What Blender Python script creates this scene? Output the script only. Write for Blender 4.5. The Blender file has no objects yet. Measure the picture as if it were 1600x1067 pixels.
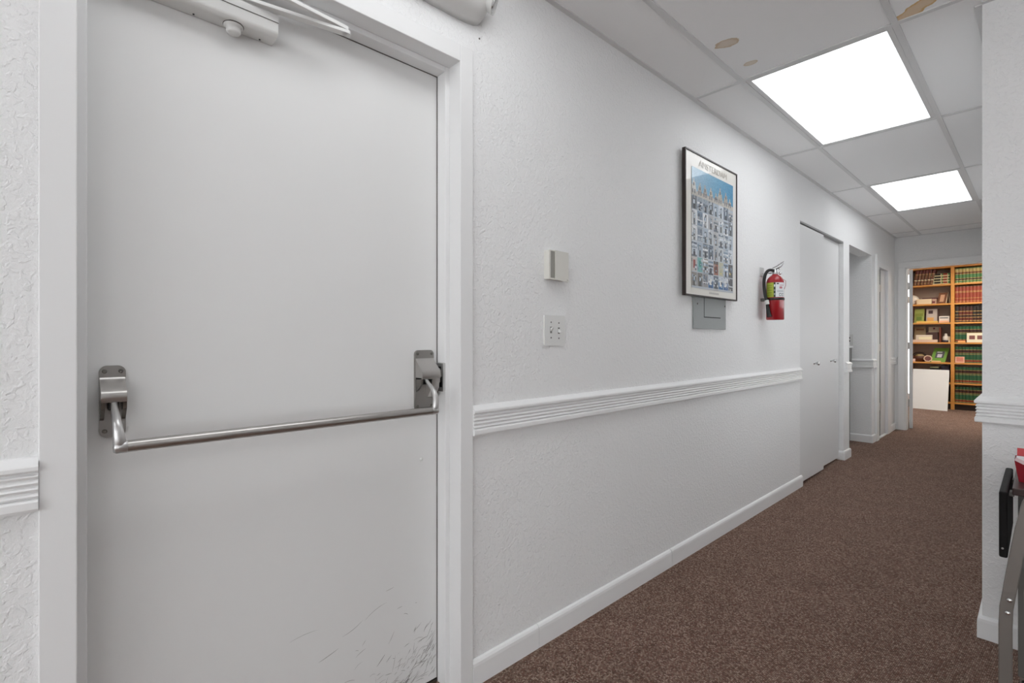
import bpy, bmesh, math, random
from mathutils import Vector, Matrix

# ---------------------------------------------------------------- camera, world, exposure
scene = bpy.context.scene
COL = scene.collection
CAM_X, CAM_Z = 1.30, 1.159
F_PX, VP_X = 770.0, 829.0
cam_d = bpy.data.cameras.new('camera')
cam = bpy.data.objects.new('camera', cam_d)
COL.objects.link(cam)
cam.location = (CAM_X, 0, CAM_Z)
cam.rotation_euler = (math.pi / 2, 0, math.atan2(VP_X, F_PX))
cam_d.sensor_width = 36
cam_d.lens = 36 * F_PX / 1600
cam_d.shift_y = -3.5 / 1600
cam_d.clip_start = 0.02
scene.camera = cam

world = bpy.data.worlds.new('daylight')
scene.world = world
world.use_nodes = True
world.node_tree.nodes['Background'].inputs[0].default_value = (.955, .98, 1, 1)
world.node_tree.nodes['Background'].inputs[1].default_value = 4.7

scene.view_settings.view_transform = 'Standard'
scene.view_settings.look = 'None'
scene.view_settings.gamma = 1
scene.view_settings.use_curve_mapping = False
scene.view_settings.exposure = -0.06
LENS_STRENGTH = 3.45          # every ceiling fixture carries the same tubes
FAR_STRENGTH = 22.0

# ---------------------------------------------------------------- colour and material helpers
def lin(c):
    return tuple((v / 12.92 if v <= .04045 else ((v + .055) / 1.055) ** 2.4) for v in c)
def rgb(r, g, b):
    return lin((r / 255, g / 255, b / 255)) + (1,)

MATS = {}
def mat(name, color, rough=.5, metal=0, noise=0, nscale=30, bump=0, bscale=120, bdist=.002, coat=0, emit=0, spec=None, vcol=None):
    if name in MATS: return MATS[name]
    m = bpy.data.materials.new(name); m.use_nodes = True
    nt = m.node_tree; b = nt.nodes['Principled BSDF']
    b.inputs['Base Color'].default_value = color
    b.inputs['Roughness'].default_value = rough
    b.inputs['Metallic'].default_value = metal
    if spec is not None: b.inputs['Specular IOR Level'].default_value = spec
    if coat:
        b.inputs['Coat Weight'].default_value = coat; b.inputs['Coat Roughness'].default_value = .04
    if emit:
        b.inputs['Emission Color'].default_value = color; b.inputs['Emission Strength'].default_value = emit
    tc = nt.nodes.new('ShaderNodeTexCoord')
    if noise:
        n = nt.nodes.new('ShaderNodeTexNoise'); n.inputs['Scale'].default_value = nscale; n.inputs['Detail'].default_value = 4
        nt.links.new(tc.outputs['Object'], n.inputs['Vector'])
        mx = nt.nodes.new('ShaderNodeMix'); mx.data_type = 'RGBA'
        mx.inputs[6].default_value = tuple(c * (1 - noise) for c in color[:3]) + (1,)
        mx.inputs[7].default_value = tuple(min(1, c * (1 + noise)) for c in color[:3]) + (1,)
        nt.links.new(n.outputs['Fac'], mx.inputs[0]); nt.links.new(mx.outputs[2], b.inputs['Base Color'])
    if vcol:
        a = nt.nodes.new('ShaderNodeVertexColor'); a.layer_name = vcol
        nt.links.new(a.outputs['Color'], b.inputs['Base Color'])
    if bump:
        n = nt.nodes.new('ShaderNodeTexNoise'); n.inputs['Scale'].default_value = bscale; n.inputs['Detail'].default_value = 3
        nt.links.new(tc.outputs['Object'], n.inputs['Vector'])
        bp = nt.nodes.new('ShaderNodeBump'); bp.inputs['Strength'].default_value = bump; bp.inputs['Distance'].default_value = bdist
        nt.links.new(n.outputs['Fac'], bp.inputs['Height']); nt.links.new(bp.outputs['Normal'], b.inputs['Normal'])
    MATS[name] = m
    return m

def wall_material():
    m = mat('textured_wall_paint', rgb(240, 240, 240), .62)
    nt = m.node_tree; b = nt.nodes['Principled BSDF']
    tc = nt.nodes.new('ShaderNodeTexCoord')
    n1 = nt.nodes.new('ShaderNodeTexNoise'); n1.inputs['Scale'].default_value = 150; n1.inputs['Detail'].default_value = 4; n1.inputs['Roughness'].default_value = .55
    n2 = nt.nodes.new('ShaderNodeTexNoise'); n2.inputs['Scale'].default_value = 62; n2.inputs['Detail'].default_value = 3; n2.inputs['Distortion'].default_value = .4
    r2 = nt.nodes.new('ShaderNodeMapRange'); r2.inputs[1].default_value = .5; r2.inputs[2].default_value = .6
    ad = nt.nodes.new('ShaderNodeMath'); ad.operation = 'MULTIPLY_ADD'; ad.inputs[1].default_value = .55
    bp = nt.nodes.new('ShaderNodeBump'); bp.inputs['Strength'].default_value = .75; bp.inputs['Distance'].default_value = .0022
    nt.links.new(tc.outputs['Object'], n1.inputs['Vector']); nt.links.new(tc.outputs['Object'], n2.inputs['Vector'])
    nt.links.new(n2.outputs['Fac'], r2.inputs[0]); nt.links.new(r2.outputs[0], ad.inputs[0]); nt.links.new(n1.outputs['Fac'], ad.inputs[2])
    nt.links.new(ad.outputs[0], bp.inputs['Height']); nt.links.new(bp.outputs['Normal'], b.inputs['Normal'])
    return m

def carpet_material():
    m = bpy.data.materials.new('loop_carpet'); m.use_nodes = True
    nt = m.node_tree; b = nt.nodes['Principled BSDF']; b.inputs['Roughness'].default_value = .95
    b.inputs['Specular IOR Level'].default_value = .1
    tc = nt.nodes.new('ShaderNodeTexCoord')
    mp = nt.nodes.new('ShaderNodeMapping'); mp.inputs['Rotation'].default_value = (0, 0, .08); mp.inputs['Scale'].default_value = (1.0, .9, 1)
    vo = nt.nodes.new('ShaderNodeTexVoronoi'); vo.inputs['Scale'].default_value = 195; vo.inputs['Randomness'].default_value = .14
    sp = nt.nodes.new('ShaderNodeSeparateColor')
    cr = nt.nodes.new('ShaderNodeValToRGB'); cr.color_ramp.interpolation = 'CONSTANT'
    e = cr.color_ramp.elements
    e[0].position = 0; e[0].color = rgb(114, 90, 79)
    e[1].position = .22; e[1].color = rgb(138, 113, 101)
    for p, c in ((.5, rgb(154, 130, 117)), (.68, rgb(131, 100, 88)), (.86, rgb(172, 149, 135))):
        x = e.new(p); x.color = c
    big = nt.nodes.new('ShaderNodeTexNoise'); big.inputs['Scale'].default_value = 5; big.inputs['Detail'].default_value = 5
    mr = nt.nodes.new('ShaderNodeMapRange'); mr.inputs[3].default_value = .82; mr.inputs[4].default_value = 1.16
    mu = nt.nodes.new('ShaderNodeMix'); mu.data_type = 'RGBA'; mu.blend_type = 'MULTIPLY'; mu.inputs[0].default_value = 1
    bp = nt.nodes.new('ShaderNodeBump'); bp.invert = True; bp.inputs['Strength'].default_value = .9; bp.inputs['Distance'].default_value = .004
    L = nt.links.new
    L(tc.outputs['Object'], mp.inputs['Vector']); L(mp.outputs['Vector'], vo.inputs['Vector'])
    L(vo.outputs['Color'], sp.inputs[0]); L(sp.outputs[0], cr.inputs[0])
    L(tc.outputs['Object'], big.inputs['Vector']); L(big.outputs['Fac'], mr.inputs[0])
    gp = nt.nodes.new('ShaderNodeMapRange'); gp.inputs[1].default_value = .25; gp.inputs[2].default_value = .62; gp.inputs[3].default_value = 1.12; gp.inputs[4].default_value = .5
    gm = nt.nodes.new('ShaderNodeMix'); gm.data_type = 'RGBA'; gm.blend_type = 'MULTIPLY'; gm.inputs[0].default_value = 1
    L(vo.outputs['Distance'], gp.inputs[0]); L(cr.outputs['Color'], gm.inputs[6]); L(gp.outputs[0], gm.inputs[7])
    L(gm.outputs[2], mu.inputs[6]); L(mr.outputs[0], mu.inputs[7]); L(mu.outputs[2], b.inputs['Base Color'])
    L(vo.outputs['Distance'], bp.inputs['Height']); L(bp.outputs['Normal'], b.inputs['Normal'])
    return m

def tile_material(name='mineral_fibre_tile', stains=()):
    m = bpy.data.materials.new(name); m.use_nodes = True
    nt = m.node_tree; b = nt.nodes['Principled BSDF']; b.inputs['Roughness'].default_value = .9
    L = nt.links.new
    tc = nt.nodes.new('ShaderNodeTexCoord')
    n = nt.nodes.new('ShaderNodeTexNoise'); n.inputs['Scale'].default_value = 160; n.inputs['Detail'].default_value = 2
    bp = nt.nodes.new('ShaderNodeBump'); bp.inputs['Strength'].default_value = .25; bp.inputs['Distance'].default_value = .002
    L(tc.outputs['Object'], n.inputs['Vector']); L(n.outputs['Fac'], bp.inputs['Height']); L(bp.outputs['Normal'], b.inputs['Normal'])
    b.inputs['Base Color'].default_value = rgb(248, 248, 248)
    prev = None
    for (cx, cy, rx, ry, rot, col, edge) in stains:
        mp = nt.nodes.new('ShaderNodeMapping'); mp.vector_type = 'TEXTURE'
        mp.inputs['Location'].default_value = (cx, cy, 0); mp.inputs['Rotation'].default_value = (0, 0, rot); mp.inputs['Scale'].default_value = (rx, ry, 1)
        ns = nt.nodes.new('ShaderNodeTexNoise'); ns.inputs['Scale'].default_value = 26; ns.inputs['Detail'].default_value = 3
        sx = nt.nodes.new('ShaderNodeVectorMath'); sx.operation = 'MULTIPLY'; sx.inputs[1].default_value = (1, 1, 0)
        ln = nt.nodes.new('ShaderNodeVectorMath'); ln.operation = 'LENGTH'
        ad = nt.nodes.new('ShaderNodeMath'); ad.operation = 'MULTIPLY_ADD'; ad.inputs[1].default_value = .9
        mr = nt.nodes.new('ShaderNodeValToRGB')
        e = mr.color_ramp.elements
        e[0].position = 0; e[0].color = (.62, .62, .62, 1); e[1].position = .74; e[1].color = (0, 0, 0, 1)
        a = e.new(.56); a.color = (.7, .7, .7, 1); a = e.new(.68); a.color = (1, 1, 1, 1); a = e.new(.70); a.color = (1, 1, 1, 1)
        sc = nt.nodes.new('ShaderNodeMath'); sc.operation = 'MULTIPLY_ADD'; sc.inputs[1].default_value = .5; sc.inputs[2].default_value = 0
        mx = nt.nodes.new('ShaderNodeMix'); mx.data_type = 'RGBA'
        L(tc.outputs['Object'], mp.inputs['Vector']); L(mp.outputs['Vector'], sx.inputs[0]); L(sx.outputs[0], ln.inputs[0])
        L(tc.outputs['Object'], ns.inputs['Vector']); L(ns.outputs['Fac'], ad.inputs[0]); L(ln.outputs['Value'], ad.inputs[2])
        L(ad.outputs[0], sc.inputs[0]); L(sc.outputs[0], mr.inputs[0])
        fm = nt.nodes.new('ShaderNodeMath'); fm.operation = 'MULTIPLY'; fm.inputs[1].default_value = edge
        L(mr.outputs['Color'], fm.inputs[0]); L(fm.outputs[0], mx.inputs[0])
        if prev: L(prev, mx.inputs[6])
        else: mx.inputs[6].default_value = rgb(248, 248, 248)
        mx.inputs[7].default_value = col
        prev = mx.outputs[2]
    if prev: L(prev, b.inputs['Base Color'])
    return m

def wood_material(name, c1, c2, scale=(3, 40, 40)):
    m = bpy.data.materials.new(name); m.use_nodes = True
    nt = m.node_tree; b = nt.nodes['Principled BSDF']; b.inputs['Roughness'].default_value = .42
    tc = nt.nodes.new('ShaderNodeTexCoord'); mp = nt.nodes.new('ShaderNodeMapping'); mp.inputs['Scale'].default_value = scale
    n = nt.nodes.new('ShaderNodeTexNoise'); n.inputs['Scale'].default_value = 1.2; n.inputs['Detail'].default_value = 6
    mx = nt.nodes.new('ShaderNodeMix'); mx.data_type = 'RGBA'; mx.inputs[6].default_value = c1; mx.inputs[7].default_value = c2
    L = nt.links.new
    L(tc.outputs['Object'], mp.inputs['Vector']); L(mp.outputs['Vector'], n.inputs['Vector']); L(n.outputs['Fac'], mx.inputs[0]); L(mx.outputs[2], b.inputs['Base Color'])
    return m

def lens_material(name, strength, tint=(1, 1, 1)):
    # prismatic acrylic lens over two fluorescent tubes: a little brighter along the tubes
    m = bpy.data.materials.new(name); m.use_nodes = True
    nt = m.node_tree; b = nt.nodes['Principled BSDF']
    b.inputs['Base Color'].default_value = (.8, .8, .8, 1); b.inputs['Roughness'].default_value = .3
    b.inputs['Emission Color'].default_value = tint + (1,)
    b.inputs['Emission Strength'].default_value = strength
    tc = nt.nodes.new('ShaderNodeTexCoord'); sx = nt.nodes.new('ShaderNodeSeparateXYZ')
    m1 = nt.nodes.new('ShaderNodeMath'); m1.operation = 'MULTIPLY'; m1.inputs[1].default_value = 2 * math.pi / .29
    m2 = nt.nodes.new('ShaderNodeMath'); m2.operation = 'COSINE'
    m3 = nt.nodes.new('ShaderNodeMapRange'); m3.inputs[1].default_value = -1; m3.inputs[2].default_value = 1
    m3.inputs[3].default_value = strength * 1.15; m3.inputs[4].default_value = strength * .8
    L = nt.links.new
    L(tc.outputs['Object'], sx.inputs[0]); L(sx.outputs[0], m1.inputs[0]); L(m1.outputs[0], m2.inputs[0]); L(m2.outputs[0], m3.inputs[0])
    L(m3.outputs[0], b.inputs['Emission Strength'])
    return m

M_WALL = wall_material()
M_CARPET = carpet_material()
M_TILE = tile_material()
M_GRID = mat('grid_enamel', rgb(222, 222, 222), .5)
M_TRIM = mat('trim_gloss_paint', rgb(240, 240, 240), .38, bump=.06, bscale=60, bdist=.001)
M_FRAME = mat('door_frame_paint', rgb(236, 236, 236), .4, bump=.05, bscale=40, bdist=.001)
M_DOOR = mat('exit_door_paint', rgb(232, 232, 231), .42, noise=.012, nscale=4, bump=.04, bscale=25, bdist=.001)
M_LEAF = mat('closet_door_paint', rgb(228, 228, 228), .45)
M_STEEL = mat('brushed_steel', rgb(182, 179, 176), .33, 1, bump=.05, bscale=300, bdist=.0005)
M_STEELD = mat('dark_cast_steel', rgb(120, 117, 113), .36, 1)
M_CHROME = mat('chrome', rgb(205, 205, 205), .16, 1)
M_SATIN = mat('satin_cast_steel', rgb(196, 195, 194), .34, .85)
M_PLATE = mat('plate_steel', rgb(152, 149, 146), .42, .9)
M_BLACK = mat('black_plastic', rgb(22, 21, 20), .45)
M_SHADOWGAP = mat('dark_gap', rgb(30, 30, 30), .8)
M_WHITEP = mat('white_plastic', rgb(226, 226, 224), .35)
M_OFFW = mat('ivory_plastic', rgb(218, 216, 209), .4)
M_SCUFF = mat('rubber_scuff', rgb(146, 142, 138), .7)
M_SCUFFD = mat('dark_rubber_scuff', rgb(92, 88, 84), .7)
M_LENS = lens_material('fluorescent_lens', LENS_STRENGTH, (.955, .98, 1))
M_LENSFAR = lens_material('fluorescent_lens_warm', FAR_STRENGTH, (1, .92, .80))

# ---------------------------------------------------------------- mesh helpers
OFF = {}      # world offset of every object we parent to
class MB:
    def __init__(s): s.v = []; s.f = []; s.mi = []; s.sm = []
    def add(s, vs, fs, m=0, smooth=False):
        o = len(s.v); s.v += [tuple(v) for v in vs]
        for f in fs: s.f.append([i + o for i in f]); s.mi.append(m); s.sm.append(smooth)
        return s
    def box(s, x0, x1, y0, y1, z0, z1, m=0):
        v = [(x, y, z) for x in (x0, x1) for y in (y0, y1) for z in (z0, z1)]
        return s.add(v, [(0, 1, 3, 2), (4, 6, 7, 5), (0, 4, 5, 1), (2, 3, 7, 6), (0, 2, 6, 4), (1, 5, 7, 3)], m)
    def loft(s, rings, m=0, smooth=True, caps=True, closed=True):
        n = len(rings[0]); vs = [p for r in rings for p in r]; fs = []
        for i in range(len(rings) - 1):
            for j in range(n if closed else n - 1):
                k = (j + 1) % n
                fs.append((i * n + j, i * n + k, (i + 1) * n + k, (i + 1) * n + j))
        s.add(vs, fs, m, smooth)
        if caps and closed:
            s.add(rings[0], [tuple(range(n))[::-1]], m); s.add(rings[-1], [tuple(range(n))], m)
        return s
    def tube(s, pts, r, n=12, m=0, flat=None, smooth=True):
        # r: radius or list; flat=(a,b) gives an elliptical section
        pts = [Vector(p) for p in pts]; rings = []
        up = None
        for i, p in enumerate(pts):
            t = (pts[min(i + 1, len(pts) - 1)] - pts[max(i - 1, 0)]).normalized()
            if up is None:
                up = Vector((0, 0, 1)) if abs(t.z) < .9 else Vector((0, 1, 0))
            a = t.cross(up).normalized(); b = a.cross(t).normalized(); up = b
            ri = r[i] if isinstance(r, (list, tuple)) else r
            fa, fb = flat or (1, 1)
            rings.append([p + a * math.cos(2 * math.pi * k / n) * ri * fa + b * math.sin(2 * math.pi * k / n) * ri * fb for k in range(n)])
        return s.loft(rings, m, smooth)
    def lathe(s, c, prof, n=24, m=0, axis=Vector((0, 0, 1))):
        # prof: list of (radius, distance along axis) from c
        c = Vector(c); axis = Vector(axis).normalized()
        a = axis.cross(Vector((0, 1, 0)) if abs(axis.y) < .9 else Vector((1, 0, 0))).normalized(); b = axis.cross(a)
        rings = [[c + axis * h + (a * math.cos(2 * math.pi * k / n) + b * math.sin(2 * math.pi * k / n)) * max(r, 1e-5) for k in range(n)] for r, h in prof]
        return s.loft(rings, m, True)
    def prism(s, poly, axis, a0, a1, m=0, smooth=False):
        # poly in the plane normal to axis ('x': (y,z), 'y': (x,z), 'z': (x,y))
        def P(p, a):
            return {'x': (a, p[0], p[1]), 'y': (p[0], a, p[1]), 'z': (p[0], p[1], a)}[axis]
        return s.loft([[P(p, a0) for p in poly], [P(p, a1) for p in poly]], m, smooth)
    def sweep(s, prof, path, m=0):
        # prof: closed list of (out, z); path: XY points, profile stands out on the right-hand side, mitred
        rings = []
        for i, p in enumerate(path):
            p = Vector((p[0], p[1]))
            def rn(a, b):
                dd = (Vector(b[:2]) - Vector(a[:2])).normalized(); return Vector((dd.y, -dd.x))
            if i == 0: nn = rn(path[0], path[1])
            elif i == len(path) - 1: nn = rn(path[-2], path[-1])
            else:
                n1 = rn(path[i - 1], path[i]); n2 = rn(path[i], path[i + 1]); nn = (n1 + n2); nn = nn / max(.3, nn.dot(n1))
            rings.append([(p.x + nn.x * o, p.y + nn.y * o, z) for o, z in prof])
        return s.loft(rings, m, False)
    def build(s, name, mats, parent=None, bevel=0, seg=2, origin=None, tri=False):
        me = bpy.data.meshes.new(name)
        if parent is not None:
            off = OFF[parent.name]
        else:
            off = Vector((0, 0, 0))
        o_off = Vector(origin) if origin is not None else off
        me.from_pydata([tuple(Vector(v) - o_off) for v in s.v], [], s.f)
        for mm in (mats if isinstance(mats, (list, tuple)) else [mats]): me.materials.append(mm)
        for p, i, sm in zip(me.polygons, s.mi, s.sm): p.material_index = i; p.use_smooth = sm
        bm = bmesh.new(); bm.from_mesh(me); bmesh.ops.recalc_face_normals(bm, faces=bm.faces); bm.to_mesh(me); bm.free()
        o = bpy.data.objects.new(name, me); COL.objects.link(o)
        o.location = o_off - off
        if parent is not None: o.parent = parent
        OFF[o.name] = o_off
        if bevel:
            bv = o.modifiers.new('bevel', 'BEVEL'); bv.width = bevel; bv.segments = seg; bv.limit_method = 'ANGLE'; bv.angle_limit = math.radians(40)
        return o
def empty(name, loc):
    o = bpy.data.objects.new(name, None); COL.objects.link(o); o.location = loc; o.empty_display_size = .05
    OFF[o.name] = Vector(loc); return o
def tag(o, label, cat, group=None):
    o['label'] = label; o['category'] = cat
    if group: o['group'] = group
    return o
def struct(o, label=None, cat=None):
    o['kind'] = 'structure'
    if label: o['label'] = label
    if cat: o['category'] = cat
    return o
def rrect(c0, c1, d0, d1, r, n=5):
    pts = []
    for cx, cy, a0 in ((c1 - r, d1 - r, 0), (c0 + r, d1 - r, 90), (c0 + r, d0 + r, 180), (c1 - r, d0 + r, 270)):
        for k in range(n + 1):
            a = math.radians(a0 + 90 * k / n); pts.append((cx + r * math.cos(a), cy + r * math.sin(a)))
    return pts
def bez(p0, p1, p2, p3, n=10):
    p0, p1, p2, p3 = map(Vector, (p0, p1, p2, p3))
    return [p0 * (1 - t) ** 3 + p1 * 3 * t * (1 - t) ** 2 + p2 * 3 * t * t * (1 - t) + p3 * t ** 3 for t in [i / n for i in range(n + 1)]]

# ---------------------------------------------------------------- the room shell
CEIL = 2.462
Y_END = 7.95          # end wall of the corridor
X_R = 1.14            # right corridor wall
Y_P = 2.645           # end face of the right wall
ROOM_X, ROOM_Y = 4.6, -3.4

fl = MB().box(-1.8, ROOM_X + .12, ROOM_Y - .12, Y_P + .12, -.1, 0).box(-1.8, X_R + .12, Y_P + .12, Y_END + .12, -.1, 0).box(-1.8, 2.4, Y_END + .12, 11.3, -.1, 0)
fl = fl.build('floor', M_CARPET); struct(fl, 'brown and mauve loop carpet running down the hallway', 'carpet')

wl = MB()
T = .16
wl.box(-T, 0, ROOM_Y, 0, 0, CEIL + .1)
wl.box(-T, 0, 0, 1.0, 2.09, CEIL + .1)
wl.box(-T, 0, 1.0, 4.303, 0, CEIL + .1)
wl.box(-.12, 0, 4.303, 5.55, 2.095, CEIL + .1)
wl.box(-.12, 0, 5.55, 5.757, 0, CEIL + .1)
wl.box(-.12, 0, 5.757, 6.695, 2.096, CEIL + .1)
wl.box(-.12, 0, 6.695, 6.955, 0, CEIL + .1)
wl.box(-.12, 0, 6.955, 7.47, 2.01, CEIL + .1)
wl.box(-.12, 0, 7.47, Y_END + .12, 0, CEIL + .1)
struct(wl.build('wall_left', M_WALL), 'long white textured wall with door, poster and closet', 'wall')

wr = MB()
HW0, HW1, HZ0, HZ1 = 3.1, 7.6, .98, 1.32         # unseen window strip, added in the right wall to brighten the hallway
wr.box(X_R, X_R + .12, Y_P, HW0, 0, CEIL + .1).box(X_R, X_R + .12, HW1, Y_END, 0, CEIL + .1)
wr.box(X_R, X_R + .12, HW0, HW1, 0, HZ0).box(X_R, X_R + .12, HW0, HW1, HZ1, CEIL + .1)
wr.box(X_R + .12, ROOM_X + .12, Y_P, Y_P + .12, 0, CEIL + .1)
struct(wr.build('wall_right', M_WALL), 'white textured wall end on the right with fluted rail', 'wall')

DX0, DX1, DZ = .105, .93, 2.075     # doorway in the end wall
wf = MB()
wf.box(0, DX0, Y_END, Y_END + .12, 0, CEIL + .1)
wf.box(DX0, DX1, Y_END, Y_END + .12, DZ, CEIL + .1)
wf.box(DX1, X_R + .12, Y_END, Y_END + .12, 0, CEIL + .1)
wf.box(-1.8, -.12, Y_END, Y_END + .12, 0, CEIL + .1)
wf.box(X_R + .12, 2.4, Y_END, Y_END + .12, 0, CEIL + .1)
struct(wf.build('wall_far', M_WALL), 'white end wall of the hallway with open doorway', 'wall')

# rooms that close the shell
BW0, BW1 = .5, 4.3
wb = MB().box(-T, BW0, ROOM_Y - .12, ROOM_Y, 0, CEIL + .1).box(BW1, ROOM_X + .12, ROOM_Y - .12, ROOM_Y, 0, CEIL + .1)
wb.box(BW0, BW1, ROOM_Y - .12, ROOM_Y, 0, .12).box(BW0, BW1, ROOM_Y - .12, ROOM_Y, 2.25, CEIL + .1)
struct(wb.build('wall_back', M_WALL), 'white wall behind the camera', 'wall')
NW0, NW1, NZ0, NZ1 = -3.1, -1.6, .12, 2.25          # unseen glazing at the right, added to let in fill daylight
wn = MB().box(ROOM_X, ROOM_X + .12, ROOM_Y, NW0, 0, CEIL + .1).box(ROOM_X, ROOM_X + .12, NW1, Y_P, 0, CEIL + .1)
wn.box(ROOM_X, ROOM_X + .12, NW0, NW1, 0, NZ0).box(ROOM_X, ROOM_X + .12, NW0, NW1, NZ1, CEIL + .1)
struct(wn.build('wall_side', M_WALL), 'white wall of the open area to the right', 'wall')
wp = MB()
wp.box(-1.5, -.12, 5.637, 5.757, 0, CEIL + .1); wp.box(-1.5, -.12, 6.695, 6.815, 0, CEIL + .1); wp.box(-1.62, -1.5, 5.6, 6.9, 0, CEIL + .1)
struct(wp.build('wall_passage', M_WALL), 'white walls of the side passage', 'wall')
wc = MB()
wc.box(-.75, -.12, 4.183, 4.303, 0, CEIL + .1); wc.box(-.75, -.12, 5.55, 5.62, 0, CEIL + .1); wc.box(-.85, -.75, 4.183, 5.62, 0, CEIL + .1)
wc.box(-.85, -.12, 6.875, 6.955, 0, CEIL + .1); wc.box(-.85, -.12, 7.47, 7.6, 0, CEIL + .1); wc.box(-.95, -.85, 6.875, 7.6, 0, CEIL + .1)
struct(wc.build('wall_closet', M_WALL), 'closet walls behind the panel doors', 'wall')
# far room
Y_B = 11.15
WX0, WX1, WZ0, WZ1 = -1.25, -.30, .14, 2.36
wo = MB()
wo.box(-1.8, WX0, Y_B, Y_B + .12, 0, CEIL + .1); wo.box(WX1, 2.4, Y_B, Y_B + .12, 0, CEIL + .1)
wo.box(WX0, WX1, Y_B, Y_B + .12, 0, WZ0); wo.box(WX0, WX1, Y_B, Y_B + .12, WZ1, CEIL + .1)
wo.box(-1.8, -1.68, Y_END + .12, Y_B, 0, CEIL + .1); wo.box(2.28, 2.4, Y_END + .12, Y_B, 0, CEIL + .1)
struct(wo.build('wall_office', M_WALL), 'white walls of the book room', 'wall')
w1 = empty('window_1', (-.78, Y_B + .04, WZ0)); struct(w1, 'tall window beside the bookcase in the far room', 'window')
wfm = MB()
wfm.box(WX0, WX0 + .05, Y_B + .02, Y_B + .08, WZ0, WZ1); wfm.box(WX1 - .012, WX1, Y_B + .02, Y_B + .08, WZ0, WZ1)
wfm.box(WX0, WX1, Y_B + .02, Y_B + .08, WZ0, WZ0 + .05); wfm.box(WX0, WX1, Y_B + .02, Y_B + .08, WZ1 - .05, WZ1)
wfm.build('window_frame', M_TRIM, w1)
mg = bpy.data.materials.new('window_glass'); mg.use_nodes = True
bg = mg.node_tree.nodes['Principled BSDF']; bg.inputs['Transmission Weight'].default_value = 1; bg.inputs['Roughness'].default_value = 0; bg.inputs['IOR'].default_value = 1.02
MB().box(WX0 + .05, WX1 - .012, Y_B + .046, Y_B + .052, WZ0 + .05, WZ1 - .05).build('pane', mg, w1)

w2 = empty('fill_window_2', (ROOM_X + .06, (NW0 + NW1) / 2, NZ0)); struct(w2, 'added fill window of the open area to the right', 'window')
wfm = MB().box(ROOM_X + .03, ROOM_X + .09, NW0, NW1, NZ0, NZ0 + .05).box(ROOM_X + .03, ROOM_X + .09, NW0, NW1, NZ1 - .05, NZ1)
for yy in (NW0, NW0 + 0.483, NW0 + .967, NW1 - .05): wfm.box(ROOM_X + .03, ROOM_X + .09, yy, yy + .05, NZ0, NZ1)
wfm.build('window_frame', M_TRIM, w2)
for k in range(3):
    MB().box(ROOM_X + .056, ROOM_X + .062, NW0 + .05 + 0.483 * k, NW0 + 0.483 * (k + 1), NZ0 + .05, NZ1 - .05).build('pane', mg, w2)

w4 = empty('fill_window_4', ((BW0 + BW1) / 2, ROOM_Y - .06, .12)); struct(w4, 'added fill window behind the camera', 'window')  # invented glazing out of view, daylight fill for wall end and ceiling
wfm = MB().box(BW0, BW1, ROOM_Y - .09, ROOM_Y - .03, .12, .17).box(BW0, BW1, ROOM_Y - .09, ROOM_Y - .03, 2.2, 2.25)
for k in range(4): wfm.box(BW0 + 1.25 * k, BW0 + 1.25 * k + .05, ROOM_Y - .09, ROOM_Y - .03, .12, 2.25)
wfm.build('window_frame', M_TRIM, w4)
for k in range(3):
    MB().box(BW0 + .05 + 1.25 * k, BW0 + 1.25 * (k + 1), ROOM_Y - .063, ROOM_Y - .057, .17, 2.2).build('pane', mg, w4)
w3 = empty('fill_window_3', (X_R + .06, (HW0 + HW1) / 2, HZ0)); struct(w3, 'added row of fill windows along the unseen right side of the hallway', 'window')
wfm = MB().box(X_R + .03, X_R + .09, HW0, HW1, HZ0, HZ0 + .05).box(X_R + .03, X_R + .09, HW0, HW1, HZ1 - .05, HZ1)
for k in range(4): wfm.box(X_R + .03, X_R + .09, HW0 + 1.4833 * k, HW0 + 1.4833 * k + .05, HZ0, HZ1)
wfm.build('window_frame', M_TRIM, w3)
for k in range(3):
    MB().box(X_R + .056, X_R + .062, HW0 + .05 + 1.4833 * k, HW0 + 1.4833 * (k + 1), HZ0 + .05, HZ1 - .05).build('pane', mg, w3)

# ---------------------------------------------------------------- suspended ceiling
ceil = MB().box(-1.8, ROOM_X + .12, ROOM_Y - .12, Y_P + .12, CEIL + .06, CEIL + .16).box(-1.8, X_R + .12, Y_P + .12, Y_END + .12, CEIL + .06, CEIL + .16).box(-1.8, 2.4, Y_END + .12, 11.3, CEIL + .06, CEIL + .16).build('ceiling', mat('ceiling_slab', rgb(200, 200, 200), .9))
struct(ceil, 'suspended grid ceiling of white tiles', 'ceiling')
XB = [.265, .885] + [.885 + .62 * k for k in range(1, 6)]
YB = [2.548 + 1.263 * k for k in range(-5, 5)]
xs = [0] + XB + [ROOM_X]
ys = [ROOM_Y] + [y for y in YB if y > ROOM_Y + .05 and y < Y_END - .05] + [Y_END]
LIGHTS = [(.265, 2.548), (.265, 5.074), (.265, .022), (.265, -2.504), (2.745, .022), (2.745, -2.504)]
def is_light(x, y): return any(abs(x - a) < .01 and abs(y - b) < .01 for a, b in LIGHTS)
STAINS = {(.265, 1.285): [(.085, .893, .05, .032, .2, rgb(196, 168, 128), .8), (.095, 1.13, .03, .02, .2, rgb(205, 182, 145), .7)],
          (.885, 1.285): [(.10, 1.195, .15, .036, -.62, rgb(212, 170, 102), .95)]}
tmesh = {}
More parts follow.
